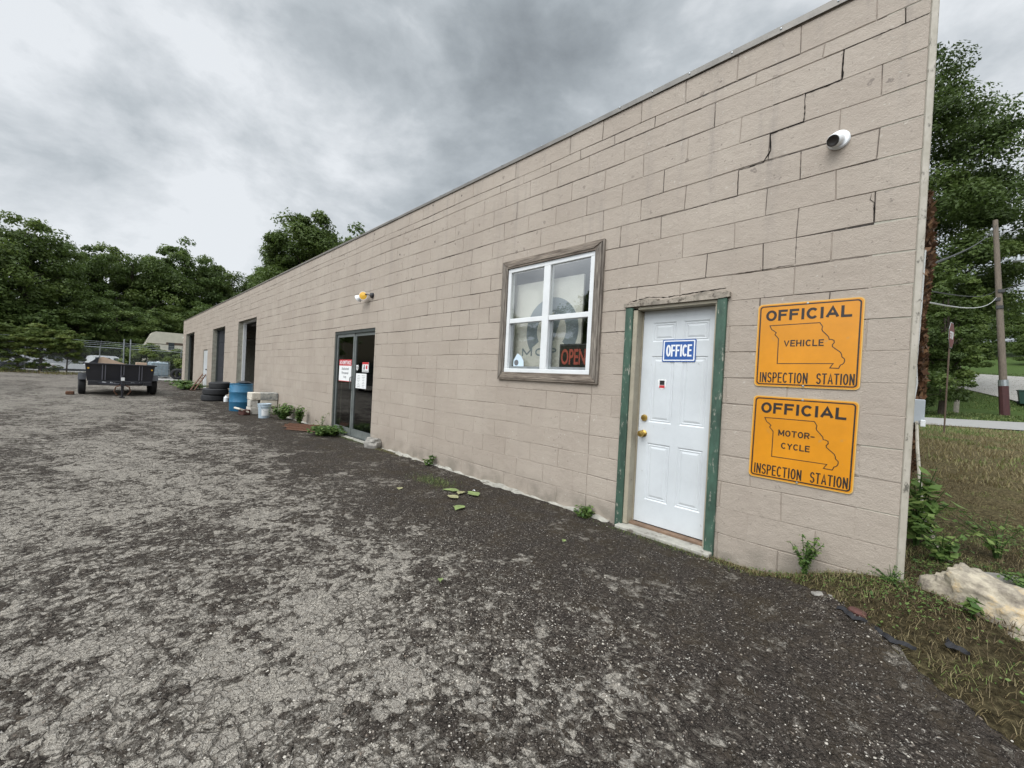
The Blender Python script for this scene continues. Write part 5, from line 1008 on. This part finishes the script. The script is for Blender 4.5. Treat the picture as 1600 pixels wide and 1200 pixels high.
# ------------------------------------------------------------------ dump trailer
TX, TY = -21.0, -3.09; tz = lotz(TX, TY)
T_ = thing('utility_trailer', 'black steel dump trailer with white Delta lettering parked facing the camera', 'trailer', (TX, TY, tz), R(1.5))
q = MB(); fx0 = 1.3
q.add([(fx0, -.83, .54), (fx0, .83, .54), (fx0+.06, .88, 1.06), (fx0+.06, -.88, 1.06), (fx0-.04, -.83, .54), (fx0-.04, .83, .54), (fx0+.02, .88, 1.06), (fx0+.02, -.88, 1.06)], [(0, 1, 2, 3), (7, 6, 5, 4), (0, 4, 5, 1), (3, 2, 6, 7), (0, 3, 7, 4), (1, 5, 6, 2)])
for sy in (-1, 1): q.add([(fx0, sy*.83, .54), (-1.9, sy*.83, .54), (-1.9, sy*.88, 1.06), (fx0+.05, sy*.88, 1.06), (fx0, sy*.80, .54), (-1.9, sy*.80, .54), (-1.9, sy*.85, 1.06), (fx0+.05, sy*.85, 1.06)], [(0, 1, 2, 3), (7, 6, 5, 4), (3, 2, 6, 7), (0, 3, 7, 4), (1, 5, 6, 2)])
q.box(-1.93, -1.88, -.85, .85, .54, 1.04); q.box(-1.9, fx0, -.82, .82, .50, .54); q.build('bed', M['steelblack'], T_)
q = MB(); q.box(fx0-.0, fx0+.13, -.93, .93, 1.06, 1.11, bev=.006)
for sy in (-1, 1): q.box(-1.95, fx0, sy*.93-.045*(sy > 0), sy*.93+.045*(sy < 0)+0, 1.06, 1.11)
q.build('top_rail', M['steelblack'], T_)
ribm = mat('worn_steel_edge', (.16, .16, .19), .4, metal=.4)
for yc in (-.43, .03, .50):
    for o_ in (-.035, .035): q = MB(); q.add([(fx0, yc+o_-.012, .54), (fx0, yc+o_+.012, .54), (fx0+.06, yc+o_+.012, 1.06), (fx0+.06, yc+o_-.012, 1.06), (fx0+.05, yc+o_-.012, .54), (fx0+.05, yc+o_+.012, .54), (fx0+.10, yc+o_+.012, 1.06), (fx0+.10, yc+o_-.012, 1.06)], [(4, 5, 6, 7), (0, 4, 7, 3), (1, 2, 6, 5)]); q.build('stake_rib', ribm, T_, fix=False)
q = MB(); q.box(fx0+.02, fx0+.12, -.80, .80, .36, .50, bev=.006).box(-1.9, fx0, -.50, -.42, .38, .50).box(-1.9, fx0, .42, .50, .38, .50); q.build('frame', M['steelblack'], T_)
q = MB(); q.tube([(fx0+.1, -.55, .42), (2.15, -.05, .42)], .045, 6).tube([(fx0+.1, .55, .42), (2.15, .05, .42)], .045, 6).box(2.1, 2.5, -.05, .05, .38, .46); q.build('tongue', M['steelblack'], T_)
q = MB(); q.tube([(2.25, 0, .0), (2.25, 0, .18)], .03, 8).tube([(2.25, 0, .16), (2.25, 0, .62)], .04, 10).tube([(2.25, 0, .62), (2.25, 0, .74)], .035, 8).box(2.18, 2.32, -.07, .07, -.01, .02); q.build('jack', M['steelblack'], T_)
q = MB(); q.box(2.295, 2.30, -.045, .045, .56, .67); q.build('tag_plate', M['paper'], T_)
q = MB(); q.tube([(2.3, .0, .42), (2.35, .16, .36), (2.3, .2, .2), (2.28, .12, .08)], .018, 6).tube([(2.3, .0, .42), (2.35, -.16, .36), (2.3, -.2, .2), (2.28, -.12, .08)], .018, 6); q.build('safety_chain', M['rust'], T_)
for sy, nm in ((-1, 0), (1, 1)):
    q = MB(); x0_, x1_ = -.95, .80; yi, yo = sy*.84, sy*1.04
    q.add([(x0_, yi, .52), (x0_+.12, yi, .72), (x1_-.12, yi, .72), (x1_, yi, .52), (x0_, yo, .52), (x0_+.12, yo, .72), (x1_-.12, yo, .72), (x1_, yo, .52)], [(0, 1, 5, 4), (1, 2, 6, 5), (2, 3, 7, 6), (0, 3, 2, 1), (4, 5, 6, 7)]); q.build('fender', M['steelblack'], T_)
    for dx_ in (.36, -.45):
        o = tyre(None, 'tyre', (0, 0, 0), .335, .19, rotm(R(90)), None); wh = bpy.data.objects.new('wheel', None); COL.objects.link(wh); wh.parent = T_; wh.location = (dx_, sy*.935, .335); o.parent = wh
        q = MB(); q.lathe([(.0, -.05), (.10, -.05), (.12, -.02), (.17, -.02), (.205, -.07), (.205, .07), (0, .06)], 20, 'y'); q.build('rim', M['galv'], wh, True)
for yc, m_, b_ in ((-.50, M['white'], .035), (.22, M['galv'], .0)):
    me = text_mesh('Delta', 0, 0, .36, .105, 0, b_); o = link('lettering', me, m_, T_); o.location = (fx0+.1215, yc, .375); o.rotation_euler = (0, 0, R(90))
    a = np.empty(len(me.vertices)*3, np.float32); me.vertices.foreach_get('co', a); a = a.reshape(-1, 3); a[:, 0] += a[:, 2]*.35; me.vertices.foreach_set('co', a.ravel())
for yc in (-.80, .80): q = MB(); q.lathe([(.028, .0), (.024, .02), (0, .024)], 12, 'x', (fx0+.055, yc, .93)); q.build('marker_light', M['amber'], T_)
q = MB(); q.prism([(-.62, 1.0), (-.62, 1.12), (-.50, 1.34), (-.42, 1.36), (.20, 1.12), (.2, 1.0)], .6, .63, 'yz'); o = q.build('plywood_sheet', M['tarp'], None); o.location = (TX, TY, tz-.03); tag(o, 'tan plywood sheet sticking up out of the trailer', 'sheet')
q = MB(); q.prism([(-.86, .98), (-.75, 1.14), (-.64, 1.17), (-.50, 1.14), (-.45, 1.0)], .3, .58, 'yz'); o = q.build('foam_piece', M['cream'], None); o.location = (TX, TY, tz); tag(o, 'cream foam lump beside the plywood in the trailer', 'foam')
q = MB(); q.prism([(-.86, 1.02), (-.62, 1.24), (-.52, 1.33), (-.56, 1.10), (-.62, 1.0)], .64, .67, 'yz'); o = q.build('dark_panel', M['steelblack'], None); o.location = (TX, TY, tz); tag(o, 'dark panel leaning behind the cream foam in the trailer', 'panel')
q = MB(); q.box(.5, .8, .42, .72, .96, 1.19, bev=.01); o = q.build('cardboard_box', M['tarp'], None); o.location = (TX, TY, tz); o.rotation_euler = (0, 0, .0); tag(o, 'brown cardboard box at the right side of the trailer bed', 'box')
q = MB(); q.box(-.12, .12, -.10, .10, 0, .12, bev=.02); o = q.build('wheel_chock', M['rust'], None); o.location = (-20.3, -4.28, lotz(-20.3, -4.28)); tag(o, 'brown chock block outside the left trailer tyre', 'chock')

# ------------------------------------------------------------------ yard fence
FN = thing('chain_link_fence', 'galvanised chain link fence with barbed wire at the back of the lot', 'fence', (-38, -6, gz1(-38, -6)))
zf = gz1(-38, -6)
def fp(y): return y+6.0
def wiremesh(y0, y1, h=1.75, pitch=.11):
    q = MB(); w_ = .0035
    def strip(a, b): q.add([(0, a[0], a[1]-w_), (0, b[0], b[1]-w_), (0, b[0], b[1]+w_), (0, a[0], a[1]+w_)], [(0, 1, 2, 3)])
    for s0 in (1, -1):
        c = y0-h if s0 > 0 else y0
        while c < (y1 if s0 > 0 else y1+h):
            a = (c, 0.05); b = (c+s0*h, .05+h)
            ya, yb_ = min(a[0], b[0]), max(a[0], b[0]); lo, hi = max(ya, y0), min(yb_, y1)
            if hi > lo: f1 = (lo-a[0])/(b[0]-a[0]); f2 = (hi-a[0])/(b[0]-a[0]); strip((lo, .05+h*f1), (hi, .05+h*f2))
            c += pitch
    return q
wiremesh(fp(-13), fp(-2.55)).build('wire_mesh', M['galv'], FN, fix=False); wiremesh(fp(-2.35), fp(4)).build('wire_mesh', M['galv'], FN, fix=False)
for y in (-12.5, -9.6, -6.9, -3.75, -2.62, -2.30, .4, 3.2):
    hp = 2.45 if y in (-2.62, -2.30) else 1.85; q = MB(); q.tube([(0.02, fp(y), -.3), (.02, fp(y), hp)], .04 if hp > 2 else .028, 8); p_ = q.build('post', M['galv'], FN)
    if hp < 2: q = MB(); q.tube([(.02, fp(y), 1.84), (.02, fp(y)+.02, 1.9), (.22, fp(y)+.05, 2.22)], .014, 6); q.build('barbed_wire_arm', M['galv'], p_)
for y0, y1 in ((-13, -2.62), (-2.3, 4)):
    for z_, r_ in ((1.80, .022), (.08, .016)): q = MB(); q.tube([(.02, fp(y0), z_), (.02, fp(y1), z_)], r_, 6); q.build('rail', M['galv'], FN)
for k in range(3): q = MB(); q.tube([(.02+.08*k-.0, fp(-13), 1.95+.11*k), (.02+.08*k, fp(4), 1.95+.11*k)], .006, 4); q.build('barbed_wire', M['galv'], FN)

# ------------------------------------------------------------------ vehicles
def pickup(name, label, loc_, rz, upper, lower, cat='pickup truck', group=None, suv=False):
    t = thing(name, label, cat, loc_, rz, group); Lh = 2.75; W_ = .95
    body = [(-Lh, .50), (-Lh, 1.06), (-.75, 1.08), (1.15, 1.08), (2.55, .98), (2.75, .86), (2.78, .45), (2.2, .40), (-2.2, .42)]
    for part, nm, mm, za_, zb_2 in (('lower', 'lower_body', lower, .38, .74), ('upper', 'upper_body', upper, .74, 1.1)):
        poly = [(x, min(max(z, za_), zb_2)) for x, z in body]; q = MB()
        pl = []; [pl.append(p) for p in poly if p not in pl]; q.prism(pl, -W_, W_, 'xz'); q.build(nm, mm, t)
    if not suv: cab = [(-.85, 1.08), (-.70, 1.72), (-.5, 1.80), (.45, 1.80), (.62, 1.74), (1.35, 1.09)]
    else: cab = [(-2.7, 1.08), (-2.55, 1.68), (-2.3, 1.78), (.35, 1.80), (.55, 1.74), (1.3, 1.09)]
    q = MB(); n_ = len(cab); vs = [(x, -W_+.02-(-.16)*(z-1.08)/.7, z) for x, z in cab]+[(x, W_-.02-.16*(z-1.08)/.7, z) for x, z in cab]
    q.add(vs, [(i, (i+1) % n_, n_+(i+1) % n_, n_+i) for i in range(n_)]+[tuple(range(n_))[::-1], tuple(range(n_, 2*n_))]); q.build('cab', upper, t)
    wins = [(-.68, .28), (.34, 1.02)] if not suv else [(-2.4, -1.5), (-1.42, -.5), (-.42, .28), (.34, 1.0)]
    for sy in (-1, 1):
        for a, b in wins:
            def yy2(z): return sy*(W_-.02-.16*(z-1.08)/.7+.006)
            top = 1.66; tb = b-.12 if b < .5 else b-.42; q = MB(); q.add([(a, yy2(1.16), 1.16), (b, yy2(1.16), 1.16), (tb, yy2(top), top), (a+.03, yy2(top), top)], [(0, 1, 2, 3)]); q.build('side_window', M['carglass'], t, fix=False)
    q = MB(); q.add([(1.29, -.78, 1.16), (1.29, .78, 1.16), (.74, .70, 1.70), (.74, -.70, 1.70)], [(0, 1, 2, 3)]); q.build('windscreen', M['carglass'], t, fix=False)
    x_ = -.80 if not suv else -2.66; q = MB(); q.add([(x_-.03, -.72, 1.16), (x_-.03, .72, 1.16), (x_+.09, .64, 1.64), (x_+.09, -.64, 1.64)], [(0, 1, 2, 3)]); q.build('rear_window', M['carglass'], t, fix=False)
    q = MB(); q.box(2.76, 2.86, -.92, .92, .42, .60, bev=.03).box(-Lh-.1, -Lh, -.90, .90, .45, .60, bev=.03); q.build('bumpers', M['galv'], t)
    for sy in (-1, 1):
        q = MB(); q.box(2.72, 2.80, sy*.72-.16, sy*.72+.16, .72, .88, bev=.02); q.build('headlight', M['chrome'], t)
        q = MB(); q.box(-Lh-.02, -Lh+.03, sy*.86-.07, sy*.86+.07, .72, .98, bev=.01); q.build('tail_light', M['signred'], t)
        q = MB(); q.box(.95, 1.1, sy*1.02-.1, sy*1.02+.1, 1.12, 1.28, bev=.02); q.build('mirror', lower, t)
        for dx_ in (1.75, -1.75):
            o = tyre(None, 'tyre', (0, 0, 0), .38, .25, rotm(R(90))); wh = bpy.data.objects.new('wheel', None); COL.objects.link(wh); wh.parent = t; wh.location = (dx_, sy*.85, .38); o.parent = wh
            q = MB(); q.lathe([(0, -.10), (.08, -.10), (.10, -.06), (.20, -.08), (.235, -.12), (.235, .12), (.20, .08), (.1, .06), (.08, .10), (0, .10)], 20, 'y'); q.build('rim', M['galv'], wh, True)
    return t
pickup('pickup_truck', 'white and dark pickup behind the overgrown fence on the left', (-46, -7.3, gz1(-46, -7.3)-.25), R(125), M['carwhite'], M['cardark'])
pickup('pickup_truck', 'dark pickup with white hood stripe behind the fence left of the trailer', (-44, -3.6, gz1(-44, -3.6)-.55), R(105), M['carwhite'], M['cardark'])
pickup('parked_suv', 'dark parked car mirrored in the glass entrance', (-22.6, -8.4, lotz(-22.6, -8.4)), R(4), M['cardark'], M['cardark'], 'car', suv=True)
# camper
t = thing('camper', 'beige travel camper with brown stripe behind the shrubs', 'camper', (-47.5, 1.5, gz1(-47.5, 1.6)-.1))
q = MB(); prof = [(-2.75, 1.0), (-2.95, 2.0), (-2.25, 3.55), (-2.0, 3.68), (3.9, 3.68), (4.1, 3.5), (4.1, .6), (-2.3, .6)]; q.prism(prof, -1.2, 1.2, 'yz'); q.build('body', M['rvbeige'], t)
q = MB(); q.box(1.201, 1.215, -1.3, 4.0, 2.62, 2.82).box(1.201, 1.215, -2.6, -1.3, 2.62, 2.66); q.build('stripe', M['rvbrown'], t)
for y0, y1 in ((-1.15, -.75), (.6, 1.5), (2.4, 3.2)): q = MB(); q.box(1.2, 1.225, y0, y1, 2.15, 2.80 if y0 < 0 else 2.45, bev=.006); q.build('window', M['carglass'], t)
q = MB(); q.prism([(.1, 3.68), (.2, 3.9), (.4, 3.98), (1.0, 3.98), (1.1, 3.68)], -.35, .35, 'yz'); q.build('roof_unit', M['white'], t)
for dy_ in (.6, 1.5): o = tyre(None, 'tyre', (0, 0, 0), .36, .22, rotm(0, R(90))); o.parent = t; o.location = (1.05, dy_, .40)
# tote
t = thing('liquid_tote', 'pale plastic tote in a wire cage near the far corner of the shop', 'tote', (-35.6, -1.0, lotz(-35.6, -1.0)), R(6))
q = MB(); q.box(-.48, .48, -.47, .47, .16, 1.06, bev=.06); q.build('bottle', M['tote'], t)
q = MB()
for k in range(6):
    y = -.5+k*.2
    for x in (-.52, .52): q.tube([(x, y, .12), (x, y, 1.10)], .010, 5)
for z in (.14, .36, .6, .84, 1.10):
    q.tube([(.52, -.51, z), (.52, .51, z), (-.52, .51, z), (-.52, -.51, z), (.52, -.51, z)], .010, 5)
q.build('cage', M['galv'], t)
q = MB(); q.box(-.55, .55, -.52, .52, .09, .13).box(-.55, .55, -.52, -.40, 0, .09).box(-.55, .55, .40, .52, 0, .09).box(-.55, .55, -.06, .06, 0, .09); q.build('pallet', M['galv'], t)
q = MB(); q.lathe([(.09, 1.06), (.09, 1.12), (0, 1.13)], 14); q.build('cap', M['white'], t)

# ------------------------------------------------------------------ right side street things
t = thing('stop_sign', 'red octagonal stop sign seen almost edge on beside the road', 'sign', (.72, 13.9, gz1(.72, 13.9)-.02), R(79))
q = MB(); q.box(-.03, .03, .012, .042, -.2, 3.25, bev=.004); q.build('post', M['rvbrown'], t)
oc = [(.38*math.cos(R(22.5+45*k)), 2.88+.40*math.sin(R(22.5+45*k))) for k in range(8)]
q = MB(); q.prism(oc, -.002, .004); q.build('plate', M['galv'], t); q = MB(); q.prism([(x*.95, 2.88+(z-2.88)*.95) for x, z in oc], -.0045, -.0021); q.build('face', M['signred'], t)
stroke_text('STOP', -.24, 2.77, .48, .22, -.0046, .035, t, M['white'], .35)
base = Vector((4.19, 37, gz1(4.19, 37)-.3)); top = Vector((3.25, 37, 13.25))
t = thing('utility_pole', 'leaning wooden utility pole with dark red guard at its base and a street lamp', 'pole', base)
q = MB(); d = top-base; q.tube([(0, 0, 0), d*.5, d], [.19, .16, .12], 14); q.build('pole', M['polewood'], t, True)
q = MB(); q.tube([d*.0, d*.17], [.235, .225], 10, False); q.build('guard', M['guard'], t); q = MB(); q.tube([d*.17, d*.20], [.225, .22], 12, False); q.build('guard_band', M['galv'], t)
q = MB(); q.tube([d*.775, d*.785+Vector((.35, 0, .15)), d*.785+Vector((.75, 0, .15))], .03, 6); ar = q.build('lamp_arm', M['galv'], t)
q = MB(); q.lathe([(.0, .42), (.06, .40), (.08, .25), (.13, .2), (.14, .08), (.26, .03), (.26, 0), (0, -.03)], 16, c=d*.785+Vector((.85, 0, -.05))); q.build('lamp_head', M['galv'], ar)
for k, z_ in enumerate((.60, .56, .64)): q = MB(); q.box(-.25+k*.1, .05+k*.1, -.2, .2, -.1, .1, c=(0, 0, 0)); q.v = [tuple(Vector(v)+d*z_) for v in q.v]; q.build('bracket', M['wire'], t)
def cable(a, b, sag, r_, label, m='wire', n=14):
    a, b = Vector(a), Vector(b); q = MB(); q.tube([a.lerp(b, k/n)-Vector((0, 0, sag*4*(k/n)*(1-k/n))) for k in range(n+1)], r_, 5); return tag(q.build('overhead_cable', M[m], None), label, 'cable', 'overhead cables')
cable((.12, 4, 3.08), (3.3, 36.9, 12.9), .25, .016, 'thick service cable from the shop side up past the pole top'); cable((.12, 4.1, 2.6), (3.5, 36.9, 8.2), .3, .012, 'pale sagging cable from the shop side to the middle of the pole', 'pvc')
cable((.12, 4.1, 2.75), (3.5, 36.9, 8.7), .22, .010, 'thin dark cable just above the pale sagging cable'); cable((3.55, 37, 8.6), (14, 40, 14), .3, .035, 'thick dark cable rising right from the pole'); cable((3.5, 37, 4.4), (26, 36, 4.9), .1, .012, 'low thin cable running right behind the pole'); cable((-20, 37, 3.2), (3.5, 37, 4.4), .1, .012, 'low thin cable running left from the pole')
t = thing('meter_box', 'grey electrical box on the side wall behind the corner', 'box', (0.0, 2.6, 1.085)); q = MB(); q.box(-.0, .115, -.09, .09, 0, .25, bev=.008); q.build('box', M['boxgrey'], t); q = MB(); q.box(.085, .125, -.12, -.088, -.03, .04, bev=.005); q.build('latch', M['white'], t)
q = MB(); q.tube([(.06, 2.5, 1.10), (.075, 2.2, .85), (.10, 1.7, .6), (.12, 1.2, .40), (.2, .9, .26), (.26, .7, .22)], .014, 7); tag(q.build('ground_conduit', M['trim_cream'], None, True), 'pale conduit running from the grey box down to the ground', 'pipe')
q = MB(); q.tube([(.03, 2.6, 1.33), (.045, 2.6, 1.5), (.03, 2.6, 1.7), (.04, 2.6, 2.2), (.045, 2.6, 2.9), (.05, 3.2, 3.1), (.12, 4, 3.08)], .008, 6); tag(q.build('wall_cable', M['pvc'], None, True), 'thin white cable climbing the side wall from the grey box', 'cable')
t = thing('wheelie_bin', 'dark green rubbish bin on the pale side road', 'bin', (5.62, 42.4, gz1(5.62, 42.4)+.06)); q = MB(); q.add([(-.28, -.3, .06), (.28, -.3, .06), (.28, .3, .06), (-.28, .3, .06), (-.38, -.4, .95), (.38, -.4, .95), (.38, .4, .95), (-.38, .4, .95)], [(0, 1, 5, 4), (1, 2, 6, 5), (2, 3, 7, 6), (3, 0, 4, 7), (3, 2, 1, 0), (4, 5, 6, 7)]); q.build('body', M['binm'], t)
q = MB(); q.box(-.42, .42, -.45, .43, .95, 1.03, bev=.02); q.build('lid', M['binm'], t)
for sy in (-1, 1): q = MB(); q.lathe([(0, -.03), (.12, -.03), (.12, .03), (0, .03)], 14, 'x', (sy*.33, .3, .12)); q.build('wheel', M['rubber'], t)
t = thing('guy_anchor_post', 'small white marker post by the dead vine', 'post', (.30, 8.5, gz1(.3, 8.5))); bpy.data.objects.remove(t)
